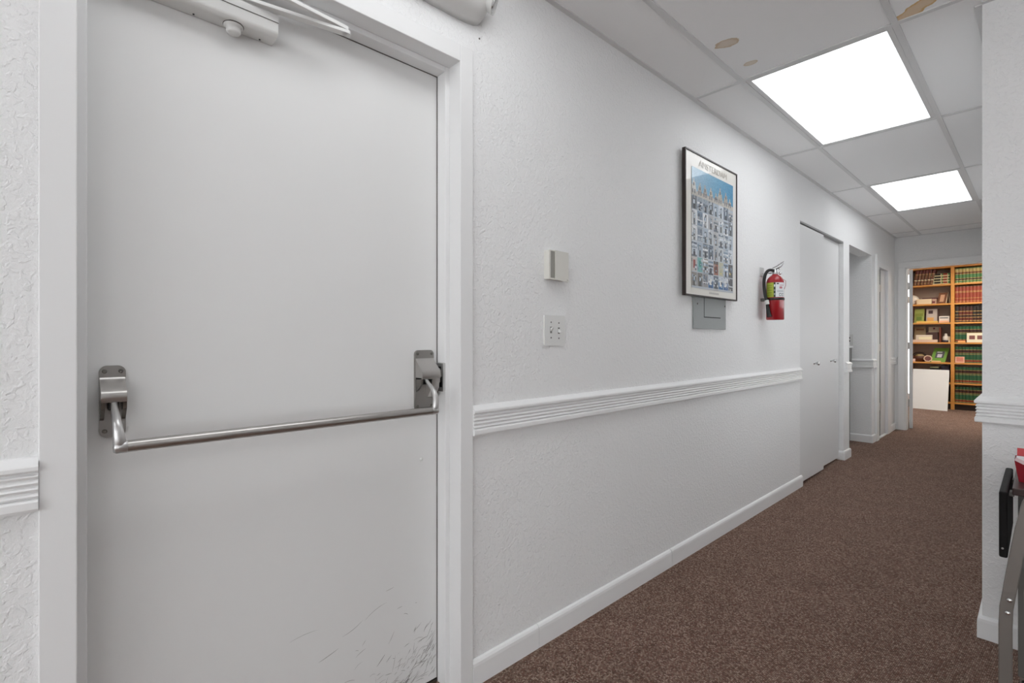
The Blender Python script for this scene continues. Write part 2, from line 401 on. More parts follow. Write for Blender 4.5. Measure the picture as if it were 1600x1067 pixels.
def tile(x0, x1, y0, y1):
    g = .0
    key = (round(x1 - x0, 3), round(y1 - y0, 3))
    st = next((v for k, v in STAINS.items() if abs(k[0] - x0) < .01 and abs(k[1] - y0) < .01), None)
    w, d = x1 - x0, y1 - y0
    if st or key not in tmesh:
        o = MB().box(0, w, 0, d, .004, .02).build('ceiling_tile', tile_material('water_stained_tile', st) if st else M_TILE)
        if not st: tmesh[key] = o.data
    else:
        o = bpy.data.objects.new('ceiling_tile', tmesh[key]); COL.objects.link(o)
    if st: o['label'] = 'ceiling tile with a tan water stain'
    o.parent = ceil; o.location = (x0, y0, CEIL)
for i in range(len(xs) - 1):
    for j in range(len(ys) - 1):
        x0, x1, y0, y1 = xs[i], xs[i + 1], ys[j], ys[j + 1]
        if y0 > Y_P and x0 >= X_R: continue
        if is_light(x0, y0): continue
        if x0 < X_R < x1 and y1 > Y_P:          # the tile row that meets the wall end
            if y0 < Y_P:
                tile(x0, X_R, y0, y1); tile(X_R, x1, y0, Y_P)
            else: tile(x0, X_R, y0, y1)
            continue
        if x0 >= X_R and y1 > Y_P: y1 = Y_P
        tile(x0, x1, y0, y1)
def bar(x0, x1, y0, y1):
    MB().box(x0, x1, y0, y1, CEIL - .001, CEIL + .012).build('grid_bar', M_GRID, ceil)
for x in XB:
    bar(x - .012, x + .012, ROOM_Y, Y_END if x < X_R else Y_P)
for y in ys[1:-1]:
    ends = [0] + [x for x in XB] + [ROOM_X]
    for a, b in zip(ends[:-1], ends[1:]):
        if y > Y_P and a > X_R: continue
        bb = min(b, X_R) if y > Y_P else b
        bar(a + (.012 if a else 0), bb - (.012 if b in XB and bb == b else 0), y - .012, y + .012)
# wall angles
for x0, x1, y0, y1 in ((0, .022, ROOM_Y, Y_END), (X_R - .022, X_R, Y_P, Y_END), (.022, X_R - .022, Y_END - .022, Y_END), (X_R, ROOM_X, Y_P - .022, Y_P)):
    MB().box(x0, x1, y0, y1, CEIL - .002, CEIL + .012).build('wall_angle', M_GRID, ceil)
# far room and side passage ceilings stay plain
MB().box(-1.8, 2.4, Y_END + .12, Y_B, CEIL, CEIL + .03).build('ceiling_panel', M_TILE, ceil)
MB().box(-1.5, -.12, 5.757, 6.695, CEIL, CEIL + .03).build('ceiling_panel', M_TILE, ceil)

LLAB = {(.265, 2.548): 'nearer of the two glowing ceiling light panels over the hallway, beside stained tile',
        (.265, 5.074): 'farther glowing ceiling light panel, near the end of the hallway'}
def fixture(x, y, label, lens=M_LENS, w=.62, d=1.263):
    r = empty('ceiling_light', (x + w / 2, y + d / 2, CEIL))
    tag(r, label, 'ceiling light', 'fluorescent ceiling light panels')
    a = .013; b = .034
    f = MB()
    for q in ((x + a, x + w - a, y + a, y + b), (x + a, x + w - a, y + d - b, y + d - a), (x + a, x + b, y + b, y + d - b), (x + w - b, x + w - a, y + b, y + d - b)):
        f.box(q[0], q[1], q[2], q[3], CEIL + .001, CEIL + .02)
    f.build('frame', M_GRID, r)
    MB().box(x + a, x + w - a, y + a, y + d - a, CEIL + .022, CEIL + .05).build('housing', M_GRID, r)
    MB().box(x + b, x + w - b, y + b, y + d - b, CEIL + .006, CEIL + .012).build('lens', lens, r)
for k, (x, y) in enumerate(LIGHTS):
    lab = LLAB.get((x, y)) or ['', '', 'ceiling light panel above the exit door', 'ceiling light panel behind the camera by the left wall', 'ceiling light panel over the open area at right', 'ceiling light panel in the rear corner of the open area'][k]
    fixture(x, y, lab)
def fixture_low(x, y, label):
    global CEIL
    c = CEIL; CEIL = c - .06; fixture(x, y, label, M_LENSFAR); CEIL = c
fixture_low(.55, 9.0, 'ceiling light panel inside the book room')

# ---------------------------------------------------------------- chair rails, baseboards
RAIL = [(0, .836), (.019, .838), (.021, .842), (.021, .855), (.019, .858), (.013, .860)]
z = .860
for k in range(4):
    RAIL += [(.013, z), (.0165, z + .002), (.0185, z + .0055), (.0165, z + .0085), (.013, z + .0105)]
    z += .0122
RAIL += [(.013, .909), (.020, .911), (.022, .914), (.022, .921), (.020, .924), (.006, .936), (0, .937)]
BASE = [(0, 0), (.014, 0), (.014, .066), (.0125, .076), (.008, .083), (.002, .086), (0, .086)]
def rail(n, path):
    struct(MB().sweep(RAIL, path).build('trim_%d' % n, M_TRIM))
rail(1, [(0, ROOM_Y), (0, -.022)])
rail(2, [(0, 1.02), (0, 4.295)])
rail(3, [(0, 5.61), (0, 5.757), (-.12, 5.757)])
rail(4, [(-.5, 6.695), (0, 6.695), (0, 6.842)])
rail(5, [(0, 7.62), (0, Y_END), (.032, Y_END)])
rail(6, [(X_R, Y_END), (X_R, Y_P), (ROOM_X, Y_P)])
bl = MB().sweep(BASE, [(0, ROOM_Y), (0, -.022)]).build('baseboard_left', M_TRIM); struct(bl)
for path in ([(0, 1.02), (0, 1.3325)], [(0, 1.3345), (0, 2.307)], [(0, 2.311), (0, 4.33)], [(-.05, 5.55), (0, 5.55), (0, 5.757), (-.12, 5.757)],
             [(-1.4, 6.695), (0, 6.695), (0, 6.842)], [(0, 7.62), (0, Y_END), (.032, Y_END)]):
    MB().sweep(BASE, path).build('baseboard_piece', M_TRIM, bl)
struct(MB().sweep(BASE, [(X_R, Y_END), (X_R, Y_P), (ROOM_X, Y_P)]).build('baseboard_right', M_TRIM))

# ---------------------------------------------------------------- exit door with frame, panic bar and closer
XD = -.10             # face of the door leaf
d1 = empty('door_1', (XD, .5, 0)); struct(d1, 'wide white exit door with push bar and closer', 'door')
fr = MB()
FO, FI, FS = (-.022, 1.02, 2.118), (.033, .968, 2.064), (.050, .952, 2.048)    # outer face, opening, stop
xf = .012
def ring(x0, x1, o, i):
    fr.box(x0, x1, o[0], i[0], 0, o[2]); fr.box(x0, x1, i[1], o[1], 0, o[2]); fr.box(x0, x1, i[0], i[1], i[2], o[2])
ring(-.05, xf, FO, FI)
ring(-.097, -.05, (0, 1.0, 2.09), FS)
ring(-.16, -.097, (0, 1.0, 2.09), (.046, .958, 2.054))
fr.build('door_frame', M_FRAME, d1, bevel=.002)
leaf = MB().box(XD - .044, XD, .049, .9555, .012, 2.051).build('leaf', M_DOOR, d1, bevel=.0015)
MB().box(-.16, -.098, .0, 1.0, 0, .009).build('threshold', M_STEELD, d1)
# weather seal, dirty line at the latch side
sl = MB().box(-.0995, -.0962, .9505, .9525, 0.01, 2.049).box(-.0995, -.0962, .05, .9525, 2.0470, 2.0485)
sl.build('seal', mat('door_seal', rgb(105, 102, 98), .8), d1)
# rubber scuffs on the lower leaf
random.seed(7)
sc1, sc2 = MB(), MB()
def scuff(mb, y, z, length, ang, curve, w):
    pts = []
    n = 5
    for i in range(n):
        t = i / (n - 1); a = ang + curve * (t - .5)
        if pts: y += math.cos(a) * length / (n - 1); z += math.sin(a) * length / (n - 1)
        pts.append((y, z, a))
    if any(p[0] > .951 or p[1] < .013 or p[0] < .06 for p in pts): return
    vs = []
    for i, (py, pz, a) in enumerate(pts):
        ww = w * math.sin(math.pi * (i + .35) / (n - .3)) * .5
        vs += [(XD + .0004, py - math.sin(a) * ww, pz + math.cos(a) * ww), (XD + .0004, py + math.sin(a) * ww, pz - math.cos(a) * ww)]
    mb.add(vs, [(2 * i, 2 * i + 2, 2 * i + 3, 2 * i + 1) for i in range(n - 1)])
for k in range(150):
    y = .952 - abs(random.gauss(0, .10)); z = .02 + abs(random.gauss(0, .05)) + .10 * random.random() * (y > .85)
    scuff(sc2 if random.random() < .3 else sc1, y, z, random.uniform(.008, .05), random.gauss(.75, .3), random.gauss(0, .3), random.uniform(.0006, .0017))
for k in range(60):
    y = .92 - abs(random.gauss(0, .25)); z = .02 + abs(random.gauss(0, .10))
    scuff(sc1, y, z, random.uniform(.006, .045), random.gauss(.3, .5), random.gauss(0, .8), random.uniform(.0005, .0014))
for (y, z, l, a, c, w) in ((.62, .285, .07, .3, .5, .0012), (.69, .305, .08, .45, -.6, .001), (.76, .37, .03, .1, .2, .001), (.55, .24, .06, .25, .1, .0016),
                           (.50, .15, .06, .5, .7, .0012), (.42, .12, .09, .2, .3, .0012), (.38, .10, .08, .15, 0, .0012), (.77, .20, .04, 1., .2, .001), (.80, .30, .02, .1, 0, .0012), (.47, .33, .08, .1, -.4, .0008)):
    scuff(sc1, y, z, l, a, c, w)
o = sc1.build('scuff_marks', M_SCUFF, d1); o['kind'] = 'stuff'
o = sc2.build('scuff_marks', M_SCUFFD, d1); o['kind'] = 'stuff'
MB().lathe((XD, .890, .763), [(.006, 0), (.006, .0025), (.004, .004), (0, .004)], 16, axis=(1, 0, 0)).build('screw_cap', M_WHITEP, d1)

# panic bar: the tube is the part, its brackets and arms are sub-parts
XBAR, ZBAR = .0, .936
pb = MB().tube([(XBAR, .112, ZBAR), (XBAR, .862, ZBAR)], .0125, 24).build('panic_bar', M_STEEL, d1)
pb['label'] = 'brushed steel push bar across the exit door'
def bracket(y0, y1, z0, z1, zh, yarm, ybar, side):
    MB().prism(rrect(y0, y1, z0, z1, .014, 6), 'x', XD, XD + .009).build('end_plate', M_PLATE, pb, bevel=.002)
    # curved hood swelling out of the plate
    prof = []
    for t in [i / 12 for i in range(13)]:
        zz = z1 - .022 - (z1 - .022 - zh) * t
        s = t * t * (3 - 2 * t)
        prof.append((XD + .008 + .042 * s, zz))
    prof += [(XD + .050, zh - .012), (XD + .047, zh - .016), (XD + .004, zh - .016)]
    prof = [(XD + .004, z1 - .022)] + prof
    in0, in1 = y0 + .001, y1 - .001
    MB().prism([(p[0], p[1]) for p in prof], 'y', in0, in1, smooth=True).build('hood', M_STEEL, pb)
    pb.children[-1].data.polygons.foreach_set('use_smooth', [len(p.vertices) == 4 for p in pb.children[-1].data.polygons])
    for md in (pb.children[-1].modifiers.new('edges', 'EDGE_SPLIT'),): md.split_angle = math.radians(38)
    ck = MB()
    for c in (in0, in1 - .007):
        ck.prism([(XD + .004, zh - .060), (XD + .020, zh - .052), (XD + .043, zh - .03), (XD + .046, zh - .012), (XD + .004, zh - .012)], 'y', c, c + .007)
    ck.build('cheek', M_STEELD, pb, bevel=.001)
    MB().box(XD + .006, XD + .036, yarm - .009, yarm + .009, zh - .034, zh - .015).build('pivot', M_BLACK, pb, bevel=.002)
    a = bez((XD + .040, yarm, zh - .016), (XD + .060, yarm, zh - .040), (XBAR + .012, yarm, ZBAR + .065), (XBAR + .002, ybar, ZBAR + .006), 14)
    a += [Vector((XBAR, ybar, ZBAR))]
    rr = [.0066, .0067, .0068, .007, .0072, .0074, .0077, .008, .0083, .0087, .0092, .0098, .0105, .0113, .0122, .0126]
    MB().tube(a, rr, 14, flat=(.95, .85)).lathe((XBAR, ybar, ZBAR), [(0, -.011), (.010, -.0105), (.013, -.006), (.0133, .012 if side < 0 else .011), (.0125, .013)], 20, axis=(0, -side, 0)).build('lever_arm', M_SATIN, pb)
    s = MB()
    for sy in (y0 + .009, y1 - .009):
        for sz in (z0 + .014, z1 - .012):
            s2 = MB().lathe((XD + .009, sy, sz), [(.0045, 0), (.0045, .002), (.003, .0035), (.0018, .0025), (0, .0025)], 14, axis=(1, 0, 0))
            s2.build('screw', M_STEELD, pb)
bracket(.071, .117, .944, 1.101, 1.040, .094, .099, -1)
bracket(.862, .934, .925, 1.123, 1.046, .882, .876, 1)
MB().prism([(XD + .004, .965), (XD + .018, .968), (XD + .040, 1.0), (XD + .047, 1.034), (XD + .004, 1.034)], 'y', .903, .933).build('side_cover', M_STEEL, pb, bevel=.002)
# latch case and strike on the jamb
lt = MB().box(-.098, -.066, .936, .9515, 1.015, 1.062)
lt.build('latch', M_STEEL, pb, bevel=.002)
stp = MB().box(-.094, -.05, .9435, .9525, .985, 1.08)
stp.build('strike_plate', M_SATIN, d1, bevel=.0015)
MB().box(-.088, -.056, .9425, .9445, 1.0, 1.035).box(-.082, -.062, .9425, .9445, 1.058, 1.068).build('strike_pocket', M_BLACK, d1)

# door closer (body on the door, arm to the frame head)
ZB = 1.940
cb = MB()
cp = [(XD, ZB), (-.052, ZB), (-.044, ZB + .008), (-.042, ZB + .052), (-.048, ZB + .060), (XD, ZB + .060)]
cb.prism(cp, 'y', .075, .424)
cb = cb.build('door_closer', M_WHITEP, d1, bevel=.004, seg=3); cb['label'] = 'white door closer body with folding arm'
MB().box(-.0425, -.0412, .075, .4245, ZB + .0335, ZB + .0348).build('cover_seam', M_SCUFFD, cb)
MB().lathe((-.072, .327, ZB), [(.022, .002), (.022, -.004), (.0165, -.005), (.0165, -.016), (.013, -.021), (0, -.021)], 24).build('pinion_cap', M_WHITEP, cb)
MB().lathe((-.072, .327, ZB), [(.0232, .001), (.0232, -.0015), (.022, -.0015)], 24).build('cap_ring', M_SCUFFD, cb)
for yy in (.245, .392):
    MB().lathe((-.088, yy, ZB + .0005), [(.0022, 0), (.0022, -.002), (0, -.002)], 10).build('screw', M_BLACK, cb)
ELB = Vector((-.005, .590, 2.006))
def flatbar(p0, p1, w, t):
    p0, p1 = Vector(p0), Vector(p1); dd = (p1 - p0).normalized(); s = dd.cross(Vector((0, 0, 1))).normalized(); u = s.cross(dd)
    rings = []
    for p, k in ((p0, 1), (p1, 1)):
        rings.append([p + s * a * w / 2 + u * b * t / 2 for a, b in ((-1, -1), (1, -1), (1, 1), (-1, 1))])
    mb = MB().loft(rings, 0, False)
    for p in (p0, p1): mb.lathe(p - u * t / 2, [(w / 2, 0), (w / 2, t)], 16, axis=u)
    return mb
flatbar((-.070, .23, 2.003), ELB + Vector((0, 0, -.004)), .022, .009).build('arm', M_WHITEP, cb, bevel=.001)
flatbar((.026, .20, 2.018), ELB + Vector((0, 0, .0085)), .011, .010).build('forearm', M_WHITEP, cb, bevel=.001)
MB().lathe((.0075, .395, 2.0225), [(.004, 0), (.004, .008), (0, .008)], 10).build('adjusting_bolt', M_WHITEP, cb)
MB().box(-.045, .034, .185, .215, 2.024, 2.0635).build('arm_bracket', M_WHITEP, cb, bevel=.002)
MB().lathe((-.070, .23, ZB + .055), [(.014, 0), (.014, .012), (0, .012)], 16).build('shaft', M_STEELD, cb)

# ---------------------------------------------------------------- emergency light over the door
el = empty('emergency_light', (0, .78, 2.2)); tag(el, 'white emergency light unit mounted high on the wall above the exit door', 'emergency light')
prof = [(0, 2.203), (.030, 2.208), (.066, 2.228), (.086, 2.262), (.090, 2.30), (.086, 2.34), (.06, 2.372), (0, 2.38)]
rings = []
for y, s in ((.48, .4), (.485, .6), (.50, .8), (.53, .94), (.56, 1), (.93, 1), (.975, .985), (1.005, .95), (1.03, .88), (1.047, .77), (1.056, .62), (1.060, .42)):
    rings.append([(p[0] * s, y, 2.29 + (p[1] - 2.29) * (s * .75 + .25)) for p in prof])
eb = MB().loft(rings, 0, True).build('housing', M_WHITEP, el)
MB().lathe((.070, .895, 2.2375), [(.0032, -.002), (.0032, .001), (0, .0016)], 12, axis=(.72, 0, -.69)).build('status_lamp', mat('red_indicator', rgb(232, 60, 50), .3, emit=.6), el)
for yy, sg in ((1.06, 1), (.48, -1)):
    hd = MB().lathe((.052, yy - sg * .022, 2.282), [(0, 0), (.026, 0), (.035, .012), (.041, .032), (.042, .036), (.039, .036), (.034, .026), (.012, .012), (0, .012)], 28, axis=(.66, sg * .68, -.32))
    hd = hd.build('lamp_head', M_WHITEP, el)
    MB().lathe((.052 + .66 * .029, yy - sg * .022 + sg * .68 * .029, 2.282 - .0093), [(.037, 0), (.036, .004), (.026, .009), (0, .011)], 28, axis=(.66, sg * .68, -.32)).build('lamp_lens', M_CHROME, hd)
MB().lathe((0, 1.056, 2.178), [(.003, -.001), (.003, .0015), (0, .0015)], 10, axis=(1, 0, 0)).build('screw', M_STEELD, el)

# ---------------------------------------------------------------- thermostat and switch plate
th = empty('thermostat', (0, 1.44, 1.385)); tag(th, 'small ivory wall thermostat above the light switch plate', 'thermostat')
TCV = MB().prism(rrect(1.376, 1.481, 1.388, 1.500, .004, 3), 'x', 0, .026).build('cover', M_OFFW, th, bevel=.002)
MB().prism([(1.408, 1.3875), (1.481, 1.3835), (1.484, 1.386), (1.484, 1.4985), (1.408, 1.5005)], 'x', .026, .030).build('front_panel', M_OFFW, th, bevel=.001)
for k in range(9):
    y = 1.384 + k * .0027
    MB().box(.0255, .0268, y, y + .0014, 1.394, 1.496).build('vent_slot', mat('vent_grey', rgb(150, 148, 142), .6), TCV)
MB().lathe((.030, 1.476, 1.391), [(.0015, -.0005), (.0015, .0006), (0, .0006)], 8, axis=(1, 0, 0)).build('indicator', M_STEELD, th)
sw = empty('switch_plate', (0, 1.434, 1.13)); tag(sw, 'white two-gang light switch plate below the thermostat', 'switch')
SPL = MB().prism(rrect(1.372, 1.490, 1.134, 1.252, .005, 3), 'x', 0, .006).build('plate', M_WHITEP, sw, bevel=.003)
for yy, zz in ((1.408, 1.195), (1.453, 1.193)):
    MB().box(.0058, .0064, yy - .0052, yy + .0052, zz - .0125, zz + .0125).build('toggle_slot', mat('slot_grey', rgb(120, 118, 114), .6), SPL)
    MB().prism([(.005, zz - .006), (.0175, zz + (.006 if yy < 1.43 else -.010)), (.0185, zz + (.011 if yy < 1.43 else -.005)), (.005, zz + .008)], 'y', yy - .004, yy + .004).build('toggle', M_WHITEP, SPL, bevel=.001)
    for sz in (zz - .03, zz + .03):
        MB().lathe((.006, yy, sz), [(.003, 0), (.003, .0012), (0, .0012)], 10, axis=(1, 0, 0)).build('screw', M_STEELD, SPL)

# ---------------------------------------------------------------- breaker panel and poster
bpn = empty('breaker_panel', (0, 2.75, 1.21)); tag(bpn, 'grey metal breaker panel partly hidden under the framed poster', 'breaker panel')
M_PANEL = mat('panel_grey', rgb(150, 154, 153), .45)
MB().box(0, .010, 2.548, 2.946, 1.217, 1.93).build('cover', M_PANEL, bpn, bevel=.002)
MB().box(.0098, .0125, 2.668, 2.872, 1.285, 1.87).build('panel_door', M_PANEL, bpn, bevel=.001)
MB().box(.0100, .0106, 2.664, 2.668, 1.283, 1.87).box(.0100, .0106, 2.664, 2.872, 1.281, 1.285).build('door_gap', M_SHADOWGAP, bpn)
for yy in (2.588, 2.93):
    MB().lathe((.010, yy, 1.355), [(.005, 0), (.005, .0025), (0, .0025)], 10, axis=(1, 0, 0)).build('screw', M_STEELD, bpn)

po = empty('framed_poster', (.012, 2.74, 1.39)); tag(po, 'tall framed poster with a grid of small blue-grey building photographs', 'poster')
PY0, PY1, PZ0, PZ1 = 2.412, 3.053, 1.391, 2.165
PF = .030
frm = MB()
w = .008
for q in ((PY0, PY0 + w, PZ0, PZ1), (PY1 - w, PY1, PZ0, PZ1)):
    frm.box(.0128, PF + .003, q[0], q[1], q[2], q[3])
frm.box(.0128, PF + .003, PY0 + w, PY1 - w, PZ0, PZ0 + w).box(.0128, PF + .003, PY0 + w, PY1 - w, PZ1 - w, PZ1)
frm.build('frame', mat('dark_wood_frame', rgb(40, 30, 27), .35), po, bevel=.0008, seg=1)
MB().box(.0135, PF - .002, PY0 + w, PY1 - w, PZ0 + w, PZ1 - w).build('backing', mat('poster_mount', rgb(232, 229, 222), .5, coat=.7), po)
# the printed sheet: a painted grid of small faces
random.seed(21)
IW, IH = 88, 116
IY0, IY1, IZ0, IZ1 = PY0 + .072, PY1 - .055, PZ0 + .045, PZ1 - .083
pal = [(205, 212, 220), (170, 184, 198), (120, 140, 160), (90, 104, 122), (228, 230, 232), (150, 160, 172), (70, 78, 92), (190, 196, 200), (176, 176, 178), (110, 118, 126)]
img = [[(184, 191, 199)] * IW for _ in range(IH)]
def rect(x0, y0, x1, y1, c):
    for yy in range(max(0, int(y0)), min(IH, int(y1))):
        for xx in range(max(0, int(x0)), min(IW, int(x1))):
            j = random.randint(-9, 9); img[yy][xx] = tuple(max(0, min(255, v + j)) for v in c)
NC, NR = 8, 7
cw = IW / NC
row_h = [27] + [(IH - 27) / 6.0] * 6
y = 0
for r in range(NR):
    h = row_h[r]
    for c in range(NC):
        x0, x1 = c * cw, (c + 1) * cw - 1
        y0, y1 = y, y + h - 1
        if r == 0:
            for xx in range(int(x0), int(x1) + 1):
                t = xx / IW
                rect(xx, y0, xx + 1, y1 + 1, (int(150 - 95 * t), int(186 - 50 * t), int(210 - 32 * t)))
            ph = random.choice([10, 13, 15, 17, 20]); mid = (x0 + x1) / 2 + random.uniform(-1.5, 1.5)
            colr = random.choice([(196, 186, 168), (208, 208, 204), (178, 172, 160), (168, 160, 150)])
            for k in range(ph):
                ww = min(5.5, max(1, (k // 3) * 1.4 + 1))
                rect(mid - ww, y1 - ph + k, mid + ww, y1 - ph + k + 1, colr)
            rect(x0, y1 - 3, x1 + 1, y1 + 1, (188, 184, 176))
            rect(mid - 1, y1 - ph + 4, mid + 1, y1 - ph + 7, (90, 92, 98)); rect(mid - 3, y1 - 5, mid - 1, y1 - 1, (112, 112, 116)); rect(mid + 1, y1 - 5, mid + 3, y1 - 1, (104, 106, 112))
            continue
        base = random.choice(pal)
        if r == 5: base = [(196, 190, 186), (120, 176, 176), (150, 146, 138), (196, 200, 206), (150, 92, 72), (186, 184, 160), (164, 182, 204), (70, 66, 64)][c]
        if r == 6: base = [(140, 134, 128), (120, 114, 108), (150, 148, 150), (44, 92, 138), (88, 104, 112), (40, 108, 160), (120, 140, 168), (62, 62, 68)][c]
        rect(x0, y0, x1, y1, base)
        kind = random.random()
        if r == 5 and c == 0: rect(x0 + 3, y0 + 3, x1 - 3, y1 - 3, (150, 70, 66))
        elif r == 5 and c == 1: rect(x0 + 3, y0 + 3, x1 - 3, y1 - 5, (60, 140, 130)); rect(x0 + 4, y0 + 6, x1 - 4, y1 - 8, (220, 226, 222))
        elif r == 5 and c == 4: rect(x0 + 2, y0 + 5, x1 - 2, y1 - 2, (92, 50, 40)); rect(x0, y0, x1, y0 + 3, (80, 66, 56))
        elif r == 5 and c == 5: rect(x0 + 3, y0 + 8, x1 - 3, y1 - 2, (216, 206, 120))
        elif r == 5 and c == 7: rect(x0 + 2, y0 + 9, x1 - 5, y1 - 3, (214, 186, 60)); rect(x0 + 4, y0 + 6, x1 - 3, y1 - 6, (70, 66, 64))
        elif r == 6 and c in (3, 5, 6):
            rect(x0, y0, x1, y0 + 6, (196, 204, 212)); rect(x0 + 2, y0 + 4, x1 - 3, y0 + 10, (230, 230, 226)); rect(x0, y0 + 10, x1, y1, (30, 96, 150) if c != 6 else (36, 84, 140))
        elif kind < .4:
            rect(x0 + 3, y0 + 3, x1 - 3, y1, tuple(v // 2 for v in base)); rect(x0 + 4, y0 + 4, x1 - 4, y0 + 8, (196, 210, 222)); rect(x0 + 5, y0 + 9, x1 - 5, y1 - 1, (58, 62, 72))
        elif kind < .7:
            for k in range(2):
                rect(x0 + 2 + k * 4, y0 + 2, x0 + 4 + k * 4, y1 - 3, random.choice([(64, 72, 88), (96, 112, 130), (46, 50, 60)]))
            rect(x0, y0 + 8, x1, y0 + 9, (226, 228, 230))
        else:
            for k in range(4):
                rect(x0, y0 + 1 + k * 4, x1, y0 + 3 + k * 4, random.choice(pal))
            rect(x0 + 3, y1 - 6, x1 - 3, y1, (52, 56, 66))
        for k in range(5):
            xx = random.uniform(x0, x1 - 2); yy = random.uniform(y0, y1 - 2)
            rect(xx, yy, xx + random.randint(1, 3), yy + random.randint(1, 3), random.choice(pal))
    y += h
me = bpy.data.meshes.new('print')
vs = [(PF, IY0 + (IY1 - IY0) * i / IW, IZ1 - (IZ1 - IZ0) * j / IH) for j in range(IH + 1) for i in range(IW + 1)]
fs = [(j * (IW + 1) + i, (j + 1) * (IW + 1) + i, (j + 1) * (IW + 1) + i + 1, j * (IW + 1) + i + 1) for j in range(IH) for i in range(IW)]
me.from_pydata([tuple(Vector(v) - OFF[po.name]) for v in vs], [], fs)
ca = me.color_attributes.new('print', 'FLOAT_COLOR', 'CORNER')
k = 0
for j in range(IH):
    for i in range(IW):
        c = lin(tuple(v / 255 for v in img[j][i])) + (1,)
        for q in range(4): ca.data[k].color = c; k += 1
me.materials.append(mat('poster_print', (1, 1, 1, 1), .4, coat=.7, vcol='print'))
pr = bpy.data.objects.new('print', me); COL.objects.link(pr); pr.parent = po
def lettering(txt, name, size, loc, material, parent, rot, ext=.0002, align='CENTER', sx=1):
    cu = bpy.data.curves.new(name, 'FONT'); cu.body = txt; cu.size = size; cu.extrude = ext; cu.align_x = align; cu.align_y = 'CENTER'
    o = bpy.data.objects.new(name, cu); COL.objects.link(o); dg = bpy.context.evaluated_depsgraph_get()
    me = bpy.data.meshes.new_from_object(o.evaluated_get(dg)); bpy.data.objects.remove(o)
    n = bpy.data.objects.new(name, me); COL.objects.link(n); me.materials.clear(); me.materials.append(material)
    n.parent = parent; n.location = Vector(loc) - OFF[parent.name]; n.rotation_euler = rot; n.scale = (sx, 1, 1)
    return n
lettering('AMSTERDAM', 'title_lettering', .048, (PF, (PY0 + PY1) / 2 + .01, PZ1 - .05), mat('poster_ink', rgb(208, 202, 193), .5, coat=.6), po, (math.pi / 2, 0, math.pi / 2), sx=1.25)
MB().box(PF - .0021, PF - .0015, 2.69, 2.81, PZ0 + .022, PZ0 + .033).build('caption', mat('caption_ink', rgb(192, 188, 184), .5, coat=.6), po)

# ---------------------------------------------------------------- fire extinguisher
EX = Vector((.085, 3.525, 0))
vd = Vector((CAM_X - EX.x, -EX.y, 0)).normalized()          # the side with the label
rt = Vector((-vd.y, vd.x, 0))                                # to the right when facing it
M_RED = mat('extinguisher_red', rgb(158, 14, 26), .28, coat=.4)
ex = empty('fire_extinguisher', (EX.x, EX.y, 1.288)); tag(ex, 'red fire extinguisher with black hose hanging on the white wall', 'fire extinguisher')
R = .0535
MB().lathe((EX.x, EX.y, 1.288), [(0, 0), (R - .004, 0), (R, .004), (R, .245), (R - .0015, .258), (R - .006, .271), (R - .013, .282), (R - .023, .292), (.020, .299), (.016, .306), (0, .306)], 36).build('cylinder', M_RED, ex)
def patch(name, a0, a1, z0, z1, m, rr=R + .0006, parent=ex):
    n = 14; vs = []; fs = []
    for i in range(n + 1):
        a = math.radians(a0 + (a1 - a0) * i / n)
        dd = vd * math.cos(a) + rt * math.sin(a)
        p = EX + dd * rr
        vs += [(p.x, p.y, z0), (p.x, p.y, z1)]
    for i in range(n): fs.append((2 * i, 2 * i + 2, 2 * i + 3, 2 * i + 1))
    return MB().add(vs, fs, 0, True).build(name, m, parent)
M_INK = mat('label_ink', rgb(40, 42, 44), .5)
LB1 = patch('label', -64, -9, 1.437, 1.533, mat('label_lime', rgb(166, 178, 62), .45))
LB2 = patch('label', -9, 3, 1.437, 1.533, mat('label_dark', rgb(38, 48, 30), .45))
LB3 = patch('label', 3, 76, 1.437, 1.533, mat('label_white', rgb(226, 228, 230), .45))
for a0, a1, z0, z1, m in ((10, 24, 1.521, 1.529, M_INK), (30, 60, 1.512, 1.516, mat('label_red', rgb(190, 120, 130), .5)), (28, 50, 1.492, 1.506, MATS['label_red']),
                          (12, 60, 1.478, 1.481, mat('label_grey', rgb(160, 164, 168), .5)), (12, 60, 1.470, 1.473, MATS['label_grey']), (26, 42, 1.443, 1.462, M_INK), (29, 39, 1.446, 1.459, MATS['label_white']),
                          (31, 37, 1.449, 1.456, MATS['label_red']), (48, 60, 1.443, 1.462, M_INK), (50, 58, 1.446, 1.459, MATS['label_white']),
                          (-7, 1, 1.505, 1.520, MATS['label_white']), (-7, 1, 1.478, 1.486, MATS['label_grey']), (-7, 1, 1.452, 1.462, MATS['label_grey']),
                          (-56, -18, 1.512, 1.515, mat('label_olive', rgb(120, 130, 34), .5)), (-56, -18, 1.498, 1.501, MATS['label_olive']), (-56, -18, 1.482, 1.485, MATS['label_olive']), (-56, -18, 1.464, 1.467, MATS['label_olive']), (-56, -18, 1.450, 1.453, MATS['label_olive'])):
    patch('label_mark', a0, a1, z0, z1, m, R + (.0010 if m is not MATS.get('label_white') else .0013), LB1 if a0 < -10 else LB2 if a0 < 3 else LB3)
MB().lathe((EX.x, EX.y, 1.418), [(R + .0005, 0), (R + .0025, 0), (R + .0025, .014), (R + .0005, .014)], 36).build('strap', M_BLACK, ex)
MB().box(0, EX.x - R + .004, EX.y - .02, EX.y + .02, 1.415, 1.435).build('wall_bracket', M_STEELD, ex)
MB().box(0, .004, EX.y - .03, EX.y + .03, 1.585, 1.645).build('bracket_plate', mat('bracket_zinc', rgb(200, 200, 198), .4, .3), ex, bevel=.001)
MB().box(.003, EX.x, EX.y - .006, EX.y + .006, 1.600, 1.606).build('hook', M_CHROME, ex)
p = EX + Vector((0, 0, 1.592))
